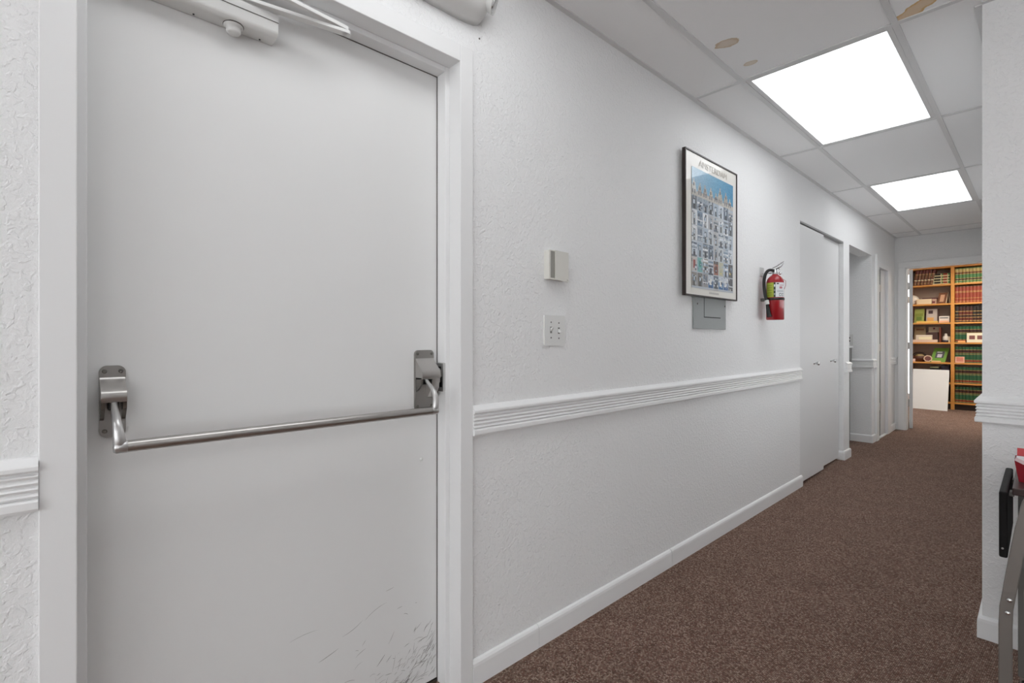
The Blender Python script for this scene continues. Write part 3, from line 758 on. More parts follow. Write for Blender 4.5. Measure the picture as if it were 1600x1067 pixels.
MB().lathe(p, [(.017, 0), (.017, .016), (.013, .020), (.013, .036), (0, .038)], 20).build('valve', M_CHROME, ex)
def E_(a, b, z): return EX + rt * a + vd * b + Vector((0, 0, z))
MB().tube([E_(-.012, 0, 1.622), E_(.008, .006, 1.628), E_(.034, .012, 1.640), E_(.050, .014, 1.662)], [.007, .008, .0075, .004], 10, flat=(1, .5)).build('carry_handle', M_CHROME, ex)
MB().tube([E_(-.016, 0, 1.634), E_(.010, .004, 1.646), E_(.036, .008, 1.664), E_(.052, .010, 1.674)], [.006, .0075, .007, .004], 10, flat=(1, .5)).build('lever', M_CHROME, ex)
MB().tube([E_(.016 + .010 * math.cos(t), .018, 1.616 + .013 * math.sin(t)) for t in [math.pi * (.1 + .9 * i / 10) for i in range(11)]], .0017, 8).build('pull_ring', M_BLACK, ex)
MB().lathe(E_(.03, .006, 1.596), [(.009, 0), (.010, .006), (0, .006)], 14, axis=vd).build('gauge', M_CHROME, ex)
hose = bez(E_(-.012, .010, 1.617), E_(-.06, .018, 1.640), E_(-.072, .03, 1.56), E_(-.062, .040, 1.48), 14) + bez(E_(-.062, .040, 1.48), E_(-.058, .043, 1.44), E_(-.050, .046, 1.42), E_(-.044, .050, 1.385), 6)[1:]
MB().tube(hose, .0102, 12).build('hose', M_BLACK, ex)
MB().tube([E_(-.046, .049, 1.395), E_(-.042, .051, 1.36), E_(-.033, .055, 1.307)], [.009, .0115, .015], 14).build('nozzle', M_BLACK, ex)
MB().tube([E_(-.049, .049, 1.418), E_(-.044, .050, 1.390)], [.0125, .0125], 14).build('hose_clip', mat('clip_white', rgb(215, 215, 212), .4), ex)
MB().tube([E_(.050, .0, 1.555), E_(.062, .010, 1.545), E_(.062, .012, 1.515), E_(.054, .020, 1.490)], .0014, 6).build('seal_tag', M_RED, ex)

# ---------------------------------------------------------------- closet doors
def closet_leaf(n, x, y0, y1, z0, z1, ky, kz, label):
    r = MB().box(x - .032, x, y0, y1, z0, z1).build('door_%d' % n, M_LEAF, bevel=.002); struct(r, label, 'door')
    OFF[r.name] = Vector((0, 0, 0))
    MB().lathe((x, ky, kz), [(.010, 0), (.010, .003), (.0065, .006), (.0065, .018), (.012, .024), (.0165, .031), (.0165, .037), (.012, .043), (0, .0445)], 20, axis=(1, 0, 0)).build('knob', M_CHROME, r)
closet_leaf(2, -.004, 4.306, 4.935, .022, 2.071, 4.66, .958, 'nearer white closet door panel with round knob')
closet_leaf(3, -.038, 4.915, 5.545, .020, 2.082, 5.275, .960, 'farther white closet door panel with round knob')
struct(MB().box(-.08, -.002, 4.303, 5.55, 2.083, 2.095).build('trim_7', mat('track_grey', rgb(150, 150, 150), .5)))

# ---------------------------------------------------------------- side doorway and end doorway
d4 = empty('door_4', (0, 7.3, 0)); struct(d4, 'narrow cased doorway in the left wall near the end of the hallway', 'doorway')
MB().box(0, .024, 6.842, 6.955, 0, 2.13).build('casing', M_TRIM, d4, bevel=.003)
MB().box(0, .020, 6.955, 7.46, 1.99, 2.055).build('casing', M_TRIM, d4, bevel=.003)
MB().box(0, .020, 7.45, 7.61, 0, 2.055).build('casing', M_TRIM, d4, bevel=.004)
MB().box(-.12, 0, 6.955, 6.97, 0, 2.01).box(-.12, 0, 7.455, 7.47, 0, 2.01).box(-.12, 0, 6.97, 7.455, 1.99, 2.01).build('jamb', M_TRIM, d4)
MB().box(-.11, .012, 6.97, 7.45, 0, .010).build('threshold', mat('white_tile_sill', rgb(235, 235, 235), .4), d4)
MB().box(-.045, -.010, 7.205, 7.452, .016, 1.986).build('leaf', M_LEAF, d4, bevel=.002)
MB().box(-.040, -.018, 6.97, 7.21, 0.012, 1.99).build('gap_shade_board', mat('gap_shade_dark', rgb(48, 46, 44), .7), d4)  # dark board standing in for the shade inside the door gap
for zz in (1.02, .32, 1.72):
    MB().box(-.017, -.008, 7.06, 7.207, zz, zz + .085).build('hinge', M_SATIN, d4)

d5 = empty('door_5', (DX0, Y_END + .06, 0)); struct(d5, 'open white door and casing at the end of the hallway', 'door')
cs = MB()
cs.box(.036, DX0 + .004, Y_END - .018, Y_END, 0, DZ - .004).box(.036, DX1 + .07, Y_END - .018, Y_END, DZ - .004, DZ + .066).box(DX1 - .004, DX1 + .07, Y_END - .018, Y_END, 0, DZ - .004)
cs.build('casing', M_TRIM, d5, bevel=.003)
MB().box(DX0, DX0 + .015, Y_END, Y_END + .12, 0, DZ).box(DX1 - .015, DX1, Y_END, Y_END + .12, 0, DZ).box(DX0, DX1, Y_END, Y_END + .12, DZ - .015, DZ).build('jamb', M_TRIM, d5)
LX0 = .130
lf = MB().box(0, .035, 0, .80, .012, 2.055).build('leaf', M_LEAF, d5, bevel=.001, origin=(0, 0, 0))
lf.location = Vector((LX0, Y_END + .135, 0)) - OFF[d5.name]; lf.rotation_euler = (0, 0, math.radians(8.4))
for zz in (1.80, 1.03, .30):
    MB().box(DX0 + .012, LX0 + .002, Y_END + .118, Y_END + .130, zz, zz + .09).build('hinge', M_STEEL, d5)

# things in the side passage, only slivers of them show
pc = empty('passage_cabinet', (-.4, 6.5, 0)); tag(pc, 'grey cabinet with a white top ledge just inside the side passage', 'cabinet')
MB().box(-.60, -.200, 6.30, 6.675, 0, .90).build('body', mat('cabinet_grey', rgb(120, 120, 118), .5), pc, bevel=.003)
MB().box(-.60, -.183, 6.30, 6.673, .90, 1.060).build('upper_body', MATS['cabinet_grey'], pc, bevel=.003)
MB().box(-.62, -.168, 6.29, 6.673, 1.062, 1.085).build('top', M_WHITEP, pc, bevel=.003)
ps = empty('passage_switch', (-.20, 6.69, 1.1)); tag(ps, 'small white switch plate inside the side passage above the cabinet', 'switch')
MB().box(-.235, -.172, 6.687, 6.695, 1.100, 1.215).build('plate', M_WHITEP, ps, bevel=.002)
for zz in (1.13, 1.165):
    MB().box(-.212, -.202, 6.685, 6.687, zz, zz + .02).build('slot', M_BLACK, ps)

# ---------------------------------------------------------------- bookcase and what stands on it
M_OAK = wood_material('honey_oak', rgb(206, 138, 62), rgb(222, 160, 84))
M_OAKB = wood_material('bookcase_back', rgb(150, 128, 112), rgb(166, 146, 130))
YS, YBK = 10.85, 11.13
bc = empty('bookcase', (.3, 11.0, 0)); tag(bc, 'tall honey oak bookcase full of bound volumes in the far room', 'bookcase')
UP = [(-.268, -.252), (.268, .313), (.84, .885), (1.41, 1.435)]
for a, b in UP: MB().box(a, b, YS - .004, YBK, 0, 2.375).build('upright', M_OAK, bc, bevel=.001)
SH = [.120, .442, .775, 1.108, 1.440, 1.757, 2.079]
for (a, b) in zip(UP[:-1], UP[1:]):
    for z in SH: MB().box(a[1], b[0], YS, YBK - .006, z - .026, z).build('shelf', M_OAK, bc, bevel=.001)
    MB().box(a[1], b[0], YBK - .006, YBK, .09, 2.35).build('back_panel', M_OAKB, bc)
    MB().box(a[1], b[0], YS + .03, YS + .05, 0, .094).build('kick_board', mat('kick_dark', rgb(40, 26, 20), .7), bc)
MB().box(-.270, 1.440, YS - .006, YBK, 2.346, 2.378).build('top', M_OAK, bc, bevel=.001)

def M_(n, c, r=.5): return mat('book_' + n, rgb(*c), r)
GOLD, TAN, GREEN, DGREEN = M_('gold', (196, 160, 96), .4), M_('tan', (206, 186, 120)), M_('green', (76, 130, 76)), M_('dark_green', (36, 88, 58))
MAROON, DMAROON, RED, BRED = M_('maroon', (96, 36, 28)), M_('dark_maroon', (58, 26, 24)), M_('red', (150, 62, 42)), M_('band_red', (122, 34, 30))
BROWN, PAGE, BLK, CREAM = M_('brown', (120, 78, 50)), M_('pages', (224, 214, 190)), M_('black', (34, 28, 26)), M_('cream', (226, 216, 176))
def book_mesh(name, w, h, dpt, segs):
    # local: x width of spine, y depth (spine at y=0, slightly rounded), z up; segs: (z fraction, material)
    mats = []; mb = MB()
    n = 5
    sp = [(-w / 2 + w * i / n, -.006 * math.sin(math.pi * i / n)) for i in range(n + 1)]
    zs = 0
    for zf, m in segs:
        if m not in mats: mats.append(m)
        mi = mats.index(m)
        z0, z1 = zs * h, zf * h
        ring0 = [(x, y, z0) for x, y in sp] + [(w / 2, dpt, z0), (-w / 2, dpt, z0)]
        ring1 = [(x, y, z1) for x, y in sp] + [(w / 2, dpt, z1), (-w / 2, dpt, z1)]
        mb.loft([ring0, ring1], mi, False, caps=False)
        zs = zf
    if PAGE not in mats: mats.append(PAGE)
    pi = mats.index(PAGE)
    for zz in (0, h):
        mb.add([(x, y, zz) for x, y in sp] + [(w / 2, dpt, zz), (-w / 2, dpt, zz)], [tuple(range(n + 3))], pi)
    o = mb.build(name, mats); me = o.data; bpy.data.objects.remove(o)
    return me
BK = {}
BK['tan'] = book_mesh('law_book', .040, .245, .19, [(.06, TAN), (.16, GREEN), (.20, TAN), (.29, BLK), (.33, GOLD), (.58, GREEN), (.62, GOLD), (.72, BROWN), (.77, GOLD), (.95, TAN), (1, GREEN)])
BK['red'] = book_mesh('law_book', .040, .268, .19, [(.07, RED), (.10, GOLD), (.26, RED), (.29, GOLD), (.62, RED), (.65, GOLD), (.68, RED), (.71, GOLD), (.95, RED), (1, BROWN)])
BK['maroon'] = book_mesh('law_book', .040, .258, .19, [(.07, DMAROON), (.11, GOLD), (.28, MAROON), (.31, GOLD), (.45, DMAROON), (.48, GOLD), (.66, MAROON), (.70, GOLD), (.95, DMAROON), (1, BLK)])
BK['black'] = book_mesh('law_book', .040, .258, .19, [(.07, BLK), (.11, GOLD), (.28, DMAROON), (.31, GOLD), (.45, BLK), (.48, GOLD), (.66, BLK), (.70, GOLD), (.95, BLK), (1, BLK)])
BK['green'] = book_mesh('law_book', .040, .262, .19, [(.05, DGREEN), (.07, GOLD), (.17, BRED), (.19, GOLD), (.52, DGREEN), (.54, GOLD), (.60, DGREEN), (.62, GOLD), (.80, DMAROON), (.82, GOLD), (1, DGREEN)])
BK['brown'] = book_mesh('law_book', .036, .262, .19, [(.08, MAROON), (.11, GOLD), (.3, BROWN), (.36, CREAM), (.42, MAROON), (.7, BROWN), (.74, GOLD), (1, MAROON)])
BK['cream'] = book_mesh('law_book', .017, .240, .19, [(.03, TAN), (.55, CREAM), (.6, TAN), (.97, CREAM), (1, TAN)])
BK['gstack'] = book_mesh('law_book', .0275, .245, .19, [(.12, GREEN), (.16, CREAM), (.50, BLK), (.54, CREAM), (.62, GREEN), (.84, RED), (.87, CREAM), (1, GREEN)])
ORD = ['first', 'second', 'third', 'fourth', 'fifth', 'sixth', 'seventh', 'eighth', 'ninth', 'tenth', 'eleventh', 'twelfth', 'thirteenth']
def book(me, loc, rot=(0, 0, 0), label='', group=''):
    o = bpy.data.objects.new('law_book', me); COL.objects.link(o); o.location = loc; o.rotation_euler = rot
    tag(o, label, 'book', group); return o
random.seed(5)
rows = [(6, 'tan', 'tan and green bound volume', 'top shelf'), (5, 'red', 'red-brown bound volume', 'second shelf from the top'), (4, 'mar', 'dark maroon bound volume', 'third shelf from the top'),
        (3, 'green', 'dark green bound volume', 'fourth shelf from the top'), (2, 'green', 'dark green bound volume', 'third shelf from the bottom'),
        (1, 'green', 'dark green bound volume', 'second shelf from the bottom'), (0, 'green', 'dark green bound volume', 'bottom shelf')]
for si, kind, desc, where in rows:
    x = .338
    i = 0
    while x < .83 and i < 12:
        k = kind if kind != 'mar' else ['black', 'maroon', 'maroon', 'maroon', 'maroon', 'black', 'black'][i % 7]
        book(BK[k], (x, YS + .045 + random.uniform(-.004, .004), SH[si]), (0, 0, random.uniform(-.01, .01)),
             '%s %s from left, %s of right bay' % (ORD[i], desc, where), 'bound volumes in the right bay of the bookcase')
        x += .0425; i += 1
# leaning and stacked volumes in the left bay
tilt = .16
for i in range(6):
    x = -.205 + i * .044
    book(BK['brown'], (x, YS + .04, SH[6] + .003), (0, tilt, 0), '%s leaning brown bound volume from the left, top left shelf' % ORD[i], 'leaning volumes on the top left shelf')
zz = SH[6] + .0005
for i in range(8):
    g = i % 2
    w_ = .0275 if g else .017
    book(BK['gstack' if g else 'cream'], (.012 + .002 * (i % 3), YS + .05, zz + w_ / 2), (0, math.pi / 2, 0), '%s %s from the bottom of the stack, top left shelf' % (ORD[i // 2], 'green labelled volume' if g else 'slim cream volume'), 'stacked volumes on the top left shelf')
    zz += w_ + .0003

def small(name, mb, m, label, cat, bevel=.001):
    lo = Vector([min(v[i] for v in mb.v) for i in range(3)]); hi = Vector([max(v[i] for v in mb.v) for i in range(3)])
    o = mb.build(name, m, bevel=bevel, origin=((lo.x + hi.x) / 2, (lo.y + hi.y) / 2, lo.z)); tag(o, label, cat); return o
def leanboard(x0, x1, y, z, h, lean, t=.012, m=0, mb=None, skew=0):
    # upright board leaning back by `lean` metres at the top
    mb = mb or MB()
    v = []
    for yy in (0, t):
        v += [(x0, y + yy, z), (x1, y + yy, z), (x1 + skew, y + yy + lean, z + h), (x0 + skew, y + yy + lean, z + h)]
    return mb.add(v, [(0, 1, 2, 3), (4, 7, 6, 5), (0, 4, 5, 1), (1, 5, 6, 2), (2, 6, 7, 3), (3, 7, 4, 0)], m)
def c(n, *a): return mat('prop_' + n, rgb(*a), .5)
Z2, Z3, Z4, Z5, Z6 = SH[5], SH[4], SH[3], SH[2], SH[1]
eps = .0005
# second shelf
o = small('serving_plate', MB().lathe((-.235, YS + .10, Z2 + .088), [(0, .006), (.05, .004), (.086, -.004), (.086, -.001), (.05, .009), (0, .011)], 28, axis=(.3, -.85, .3)), c('porcelain', 240, 234, 222), 'white plate standing at the left end of the second shelf', 'plate', 0)
o = small('cream_box', MB().box(-.175, .022, YS + .03, YS + .16, Z2 + eps, Z2 + .088), c('cream', 236, 214, 178), 'low cream box on the second shelf of the left bay', 'box')
o = small('flat_book', MB().box(-.105, .10, YS + .05, YS + .17, Z2 + .0885, Z2 + .106), c('plum', 92, 52, 56), 'thin plum coloured book lying on the cream box', 'book')
o = small('card_box', MB().box(.026, .085, YS + .04, YS + .14, Z2 + eps, Z2 + .085), c('mixed', 186, 150, 130), 'small patterned box beside the cream box', 'box')
MB().box(.028, .065, YS + .0385, YS + .04, Z2 + .012, Z2 + .045).build('print', c('wine', 104, 38, 48), o)
r = empty('easel_portrait', (.17, YS + .06, Z2)); tag(r, 'brown photo frame with folded cream easel on the second shelf', 'photo frame')
leanboard(.088, .200, YS + .05, Z2 + eps, .185, .06, .008, skew=.022).build('frame', c('sepia', 116, 70, 42), r)
mb = leanboard(.118, .172, YS + .0535, Z2 + .03, .12, .0389, .002, skew=.016); mb.v = [(a, b - .006, d_) for a, b, d_ in mb.v]; mb.build('photo', c('portrait', 196, 150, 118), r)
MB().tube([(.205, YS + .05, Z2 + .006), (.225, YS + .10, Z2 + .190), (.255, YS + .06, Z2 + .006)], .006, 6).build('easel', c('cream', 236, 214, 178), r)
# third shelf
o = small('green_print', leanboard(-.215, -.085, YS + .08, Z3 + eps, .245, .05), c('meadow', 158, 168, 86), 'green landscape print leaning on the third shelf', 'picture')
mb = leanboard(-.185, -.115, YS + .0868, Z3 + .05, .06, .0122, .002); mb.v = [(a, b - .007, d_) for a, b, d_ in mb.v]; mb.build('hill', c('hill', 106, 132, 52), o)
mb = leanboard(-.20, -.10, YS + .0925, Z3 + .115, .05, .0102, .002); mb.v = [(a, b - .007, d_) for a, b, d_ in mb.v]; mb.build('field', c('field', 130, 142, 60), o)
o = small('portrait_print', leanboard(-.06, .085, YS + .10, Z3 + eps, .235, .04), c('grey_mount', 196, 182, 172), 'grey portrait print leaning on the third shelf beside the green print', 'picture')
mb = leanboard(-.03, .028, YS + .126, Z3 + .155, .055, .0094, .002); mb.v = [(a, b - .006, d_) for a, b, d_ in mb.v]; mb.build('head', c('dark_head', 66, 44, 46), o)
mb = leanboard(-.045, .04, YS + .105, Z3 + .03, .06, .0102, .002); mb.v = [(a, b - .006, d_) for a, b, d_ in mb.v]; mb.build('panel', c('apricot', 222, 166, 98), o)
small('binder', leanboard(.088, .108, YS + .10, Z3 + eps, .23, .03, .05), c('dark_brown', 70, 44, 38), 'dark brown binder standing beside the portrait print', 'binder')
small('wooden_ruler', MB().box(-.175, .105, YS + .008, YS + .05, Z3 + eps, Z3 + .026), c('pine', 240, 196, 100), 'pale yellow wooden block along the front of the third shelf', 'block')
o = small('white_carton', MB().box(.115, .248, YS + .05, YS + .17, Z3 + eps, Z3 + .105), c('carton', 232, 222, 212), 'small white printed carton at the right of the third shelf', 'carton')
MB().box(.125, .23, YS + .0485, YS + .05, Z3 + .068, Z3 + .086).build('print', c('slate', 110, 112, 112), o)
MB().box(.12, .24, YS + .0485, YS + .05, Z3 + .006, Z3 + .03).build('print', c('peach', 240, 186, 150), o)
# fourth shelf
o = small('gold_card', leanboard(-.225, -.07, YS + .15, Z4 + eps, .265, .03), c('old_gold', 158, 138, 104), 'dull gold framed card at the back left of the fourth shelf', 'picture')
mb = leanboard(-.20, -.095, YS + .172, Z4 + .205, .03, .0034, .002); mb.v = [(a, b - .004, d_) for a, b, d_ in mb.v]; mb.build('band', c('rust', 122, 80, 50), o)
o = small('cream_certificate', leanboard(-.035, .115, YS + .15, Z4 + eps, .262, .03), c('parchment', 196, 180, 152), 'cream certificate at the back of the fourth shelf', 'picture')
mb = leanboard(.025, .05, YS + .174, Z4 + .22, .028, .0032, .002); mb.v = [(a, b - .004, d_) for a, b, d_ in mb.v]; mb.build('seal', c('wine', 104, 38, 48), o)
small('dark_album', MB().box(-.055, .10, YS + .075, YS + .145, Z4 + eps, Z4 + .17), c('dark_brown', 70, 44, 38), 'dark album standing in front of the cream certificate', 'album')
small('paper_stack', MB().box(-.235, .10, YS + .012, YS + .065, Z4 + eps, Z4 + .045), c('paper_pink', 232, 200, 178), 'low stack of papers along the front of the fourth shelf', 'papers')
small('white_envelope_box', MB().box(-.185, .03, YS + .018, YS + .066, Z4 + .0455, Z4 + .125), c('off_white', 226, 210, 190), 'off-white envelope box resting on the stack of papers', 'box')
o = small('cream_envelope', MB().box(-.145, .022, YS + .010, YS + .0172, Z4 + .0455, Z4 + .092), c('light_cream', 246, 232, 194), 'bright cream envelope propped against the off-white box', 'envelope')
small('bookend', MB().box(.118, .140, YS + .04, YS + .16, Z4 + eps, Z4 + .245), c('mahogany', 108, 52, 34), 'reddish wooden bookend standing on the fourth shelf', 'bookend')
r = empty('figurine', (.2, YS + .08, Z4)); tag(r, 'white figurine on a dark base at the right of the fourth shelf', 'figurine')
MB().lathe((.197, YS + .08, Z4 + eps), [(.045, 0), (.05, .01), (.05, .03), (.04, .035), (0, .035)], 20).build('base', c('navy', 30, 26, 44), r)
MB().lathe((.20, YS + .08, Z4 + .035), [(.04, 0), (.046, .03), (.036, .06), (.018, .078), (.02, .095), (.014, .11), (0, .114)], 18).build('body', c('stone', 214, 204, 194), r)
small('folded_leaflet', leanboard(.236, .256, YS + .03, Z4 + eps, .10, .03, .003), c('leaflet', 230, 212, 180), 'narrow folded leaflet beside the figurine', 'leaflet')
# fifth shelf
r = empty('wicker_basket', (-.17, YS + .1, Z5)); tag(r, 'dark basket of trinkets on the fifth shelf', 'basket')
MB().lathe((-.148, YS + .11, Z5 + eps), [(0, 0), (.07, 0), (.09, .05), (.098, .095), (.094, .095), (.084, .05), (.064, .01), (0, .01)], 24).build('bowl', c('wicker', 92, 52, 36), r)
MB().tube([(-.148 + .094 * math.cos(t), YS + .11, Z5 + .09 + .07 * math.sin(t)) for t in [math.pi * i / 12 for i in range(13)]], .006, 8).build('basket_handle', c('dark_wicker', 52, 30, 26), r)
MB().lathe((-.145, YS + .10, Z5 + .07), [(0, 0), (.05, .005), (.062, .03), (.04, .055), (0, .06)], 16).build('contents', c('sage', 158, 136, 92), r)
small('pink_card', MB().box(-.235, -.19, YS + .008, YS + .012, Z5 + eps, Z5 + .05), c('blush', 236, 196, 180), 'small pink card at the left front of the fifth shelf', 'card')
r = empty('octagonal_portrait', (-.03, YS + .03, Z5)); tag(r, 'small octagonal cream photo frame tipped on the fifth shelf', 'photo frame')
def octa(rad, n=8): return [(-.024 + rad * math.cos(2 * math.pi * (k + .3) / n), Z5 + .058 + rad * .95 * math.sin(2 * math.pi * (k + .3) / n)) for k in range(n)]
MB().prism(octa(.060), 'y', YS + .006, YS + .016).build('frame', c('frame_cream', 236, 206, 178), r)
MB().prism(octa(.043), 'y', YS + .004, YS + .006).build('photo', c('brown_photo', 128, 82, 76), r)
o = small('green_book', leanboard(-.005, .19, YS + .06, Z5 + eps, .235, .10, .014, skew=.05), c('leaf_green', 112, 158, 56), 'bright green picture book leaning on the fifth shelf', 'book')
mb = leanboard(.055, .165, YS + .0898, Z5 + .07, .11, .0466, .002, skew=.022); mb.v = [(a, b - .006, d_) for a, b, d_ in mb.v]; mb.build('cover_photo', c('charcoal', 74, 74, 82), o)
mb = leanboard(.082, .142, YS + .0898, Z5 + .078, .055, .0233, .002, skew=.011); mb.v = [(a, b - .009, d_) for a, b, d_ in mb.v]; mb.build('cover_figures', c('pale_grey', 196, 190, 200), o)
mb = leanboard(.085, .15, YS + .121, Z5 + .155, .018, .0076, .002, skew=.003); mb.v = [(a, b - .009, d_) for a, b, d_ in mb.v]; mb.build('cover_title', c('title_grey', 190, 196, 186), o)
small('paper_pad', MB().box(.02, .14, YS + .006, YS + .05, Z5 + eps, Z5 + .024), c('pad', 240, 204, 146), 'cream paper pad in front of the green picture book', 'notepad')
# sixth shelf, mostly behind the white board
small('dark_folder', MB().box(.0, .115, YS + .03, YS + .15, Z6 + eps, Z6 + .235), c('black_green', 30, 34, 26), 'black folder on the sixth shelf above the white board', 'folder')
small('silver_tray', MB().box(.0, .115, YS + .03, YS + .15, Z6 + .2355, Z6 + .252), c('khaki', 150, 152, 112), 'thin khaki tray on top of the black folder', 'tray')
small('mixed_binder', MB().box(.14, .24, YS + .06, YS + .2, Z6 + eps, Z6 + .28), c('indigo', 58, 52, 66), 'dark indigo binder at the right of the sixth shelf', 'binder')
small('mixed_binder', MB().box(.15, .24, YS + .06, YS + .2, SH[0] + eps, SH[0] + .25), c('moss', 60, 58, 40), 'dark moss binder on the bottom left shelf', 'binder')
# fronts in the right bay
o = small('photo_card', leanboard(.462, .70, YS + .004, SH[3] + eps, .152, .018, .004), c('ivory', 232, 222, 196), 'ivory card with two brown photographs in front of green volumes', 'card')
for cx in (.525, .62):
    mb = leanboard(cx - .034, cx + .034, YS + .0095, SH[3] + .05, .062, .0073, .001)
    mb.v = [(a, b - .003, d_) for a, b, d_ in mb.v]; mb.build('photograph', c('photo_brown', 122, 72, 66), o)
small('orange_block', MB().box(.355, .445, YS + .004, YS + .03, SH[3] + eps, SH[3] + .030), c('orange', 240, 176, 110), 'small orange block on the fourth shelf of the right bay', 'block')
o = small('pink_box', MB().box(.322, .435, YS + .003, YS + .032, SH[2] + eps, SH[2] + .098), c('salmon', 238, 186, 158), 'small salmon pink box in front of the green volumes', 'box')
for zz in (.025, .05, .072):
    MB().box(.338, .420, YS + .0015, YS + .003, SH[2] + zz, SH[2] + zz + .013).build('print_line', c('coral', 206, 92, 80), o)

# white board leaning against the bookcase
wbd = MB()
v = []
for t in (0, .012):
    v += [(-.215, 10.594 + t, .0), (.258, 10.535 + t, .0), (.262, 10.74 + t, .652), (-.211, 10.799 + t, .652)]
wbd.add(v, [(0, 1, 2, 3), (4, 7, 6, 5), (0, 4, 5, 1), (1, 5, 6, 2), (2, 6, 7, 3), (3, 7, 4, 0)])
small('foam_board', wbd, mat('foam_board', rgb(238, 238, 238), .35, coat=.2), 'large white board leaning against the lower left of the bookcase', 'board', 0)

# ---------------------------------------------------------------- folding chair, drop-leaf cart and red box at the right edge
M_CART = mat('dark_walnut_laminate', rgb(62, 44, 42), .35, noise=.12, nscale=12)
ct = empty('utility_cart', (1.5, 2.35, 0)); tag(ct, 'dark brown drop-leaf rolling table against the right wall', 'table')
ZT = .70
MB().box(1.236, 1.86, 2.165, 2.60, ZT - .022, ZT).build('table_top', M_CART, ct, bevel=.003)
MB().box(1.210, 1.229, 2.09, 2.50, ZT - .198, ZT).build('drop_leaf', mat('black_laminate', rgb(17, 15, 15), .6, spec=.2), ct, bevel=.005, seg=3)
MB().lathe((1.218, 2.09, ZT - .17), [(.003, 0), (.003, .002), (0, .002)], 10, axis=(0, -1, 0)).build('screw', M_STEEL, ct)
for yy in (2.22, 2.42): MB().box(1.227, 1.24, yy - .02, yy + .02, ZT - .034, ZT - .022).build('hinge', M_STEELD, ct)
for (xa, ya) in ((1.246, 2.50), (1.80, 2.50), (1.246, 2.27), (1.80, 2.27)):
    LG = MB().box(xa, xa + .05, ya, ya + .05, .075, ZT - .022).build('leg', mat('cart_grey', rgb(96, 94, 90), .5) if xa < 1.5 or ya > 2.4 else M_CART, ct, bevel=.002)
    cc = MB().lathe((xa + .008, ya + .025, .033), [(0, 0), (.030, 0), (.033, .004), (.033, .018), (.030, .022), (0, .022)], 20, axis=(1, 0, 0))
    cc.build('caster', M_BLACK, LG)
    MB().box(xa + .004, xa + .034, ya + .012, ya + .040, .050, .076).build('caster_fork', M_STEEL, LG)
MB().box(1.25, 1.85, 2.30, 2.545, .30, .315).build('lower_shelf', MATS['cart_grey'], ct)

rb = empty('takeout_box', (1.29, 2.33, ZT)); tag(rb, 'small red folded paper box with white inside on the dark table', 'box')
bx0, bx1, by0, by1 = 1.248, 1.335, 2.275, 2.355
mb = MB()
h = .070; fl_ = .010
A = [(bx0, by0), (bx1, by0), (bx1, by1), (bx0, by1)]
Bt = [(bx0 - fl_, by0 - fl_), (bx1 + fl_, by0 - fl_), (bx1 + fl_, by1 + fl_), (bx0 - fl_, by1 + fl_)]
mb.loft([[(p[0], p[1], ZT + eps) for p in A], [(p[0], p[1], ZT + h) for p in Bt]], 0, False, caps=False)
mb.add([(p[0], p[1], ZT + eps) for p in A], [(0, 1, 2, 3)])
mb.build('carton', mat('crimson_card', rgb(150, 22, 38), .4), rb)
def sh(p, k): return (p[0] + ((bx0 + bx1) / 2 - p[0]) * k, p[1] + ((by0 + by1) / 2 - p[1]) * k)
MB().loft([[(*sh(p, .06), ZT + .006) for p in A], [(*sh(p, .05), ZT + h - .001) for p in Bt]], 0, False, caps=False).add([(*sh(p, .1), ZT + .052) for p in Bt], [(0, 1, 2, 3)]).build('liner', mat('white_paper', rgb(236, 234, 234), .5), rb)
fp = MB()
fp.loft([[(Bt[0][0], Bt[0][1] - .001, ZT + h), (Bt[0][0] + .004, Bt[0][1] - .002, ZT + h + .010), (Bt[1][0], Bt[1][1] - .001, ZT + .03), (Bt[1][0], Bt[1][1] - .001, ZT + .015)],
         [(Bt[0][0], Bt[0][1] - .003, ZT + h), (Bt[0][0] + .004, Bt[0][1] - .004, ZT + h + .010), (Bt[1][0], Bt[1][1] - .003, ZT + .03), (Bt[1][0], Bt[1][1] - .003, ZT + .015)]], 0, False)
fp.build('fold_strip', mat('pink_paper', rgb(232, 206, 208), .5), rb)
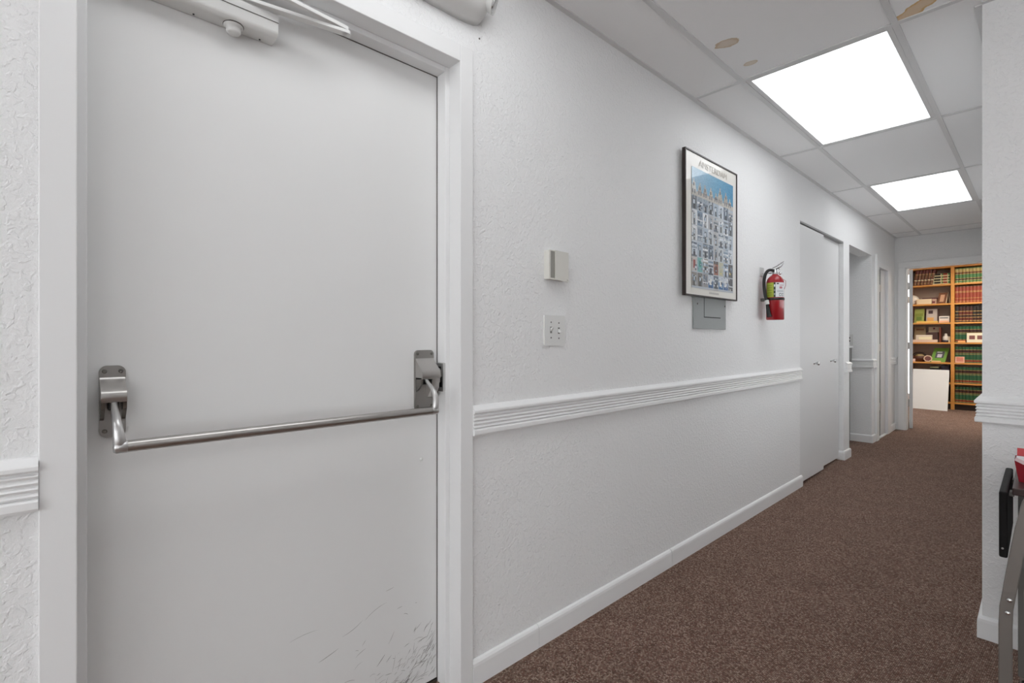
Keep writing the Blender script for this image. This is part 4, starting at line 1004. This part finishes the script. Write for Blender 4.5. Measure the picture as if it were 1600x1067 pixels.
bf = MB(); leanboard(Bt[3][0] + .004, Bt[2][0], Bt[3][1], ZT + h, .024, .006, .002, mb=bf); bf.build('back_flap', mat('flap_red', rgb(196, 52, 58), .4), rb)

M_CHAIR = mat('taupe_steel', rgb(112, 106, 101), .42, .25)
fc = empty('folding_chair', (1.45, 1.75, 0)); tag(fc, 'grey steel folding chair cut off at the right edge beside the dark table', 'chair')
def flat_strip(pts, w, t, name, m, parent):
    # flat steel bar of width w in the XZ plane, thickness t along Y
    rings = []
    P = [Vector(p) for p in pts]
    for i, p in enumerate(P):
        tt = (P[min(i + 1, len(P) - 1)] - P[max(i - 1, 0)]).normalized(); s = tt.cross(Vector((0, 1, 0))).normalized(); n = Vector((0, 1, 0))
        rings.append([p + s * w / 2 - n * t / 2, p + s * w / 2 + n * t / 2, p - s * w / 2 + n * t / 2, p - s * w / 2 - n * t / 2])
    return MB().loft(rings, 0, False).build(name, m, parent, bevel=.002)
cy = 1.70
left = [(1.2385, cy, .0), (1.2385, cy, .25), (1.2385, cy, .46), (1.240, cy, .505), (1.247, cy, .56), (1.256, cy, .63), (1.266, cy, .70), (1.278, cy, .765), (1.30, cy, .82), (1.335, cy, .85)]
right = [(1.70 - (p[0] - 1.2385), p[1], p[2]) for p in left][::-1]
flat_strip(left + right, .0245, .010, 'frame', M_CHAIR, fc)
for xx, zz in ((1.2455, .528), (1.2425, .496)):
    MB().lathe((xx, cy - .008, zz), [(.0055, 0), (.005, .002), (.003, .0035), (0, .0038)], 12, axis=(0, -1, 0)).build('rivet', M_CHROME, fc)
for xx in (1.275, 1.655):
    flat_strip([(xx, cy + .30, 0), (xx, cy + .10, .42), (xx, cy + .02, .55)], .012, .028, 'rear_leg', M_CHAIR, fc)
MB().box(1.275, 1.66, cy + .012, cy + .36, .44, .452).build('seat', M_CHAIR, fc, bevel=.004)
MB().box(1.30, 1.64, cy - .004, cy + .004, .66, .82).build('backrest', M_CHAIR, fc, bevel=.003)
MB().tube([(1.255, cy, .18), (1.685, cy, .18)], .008, 10).build('stretcher', M_CHAIR, fc)
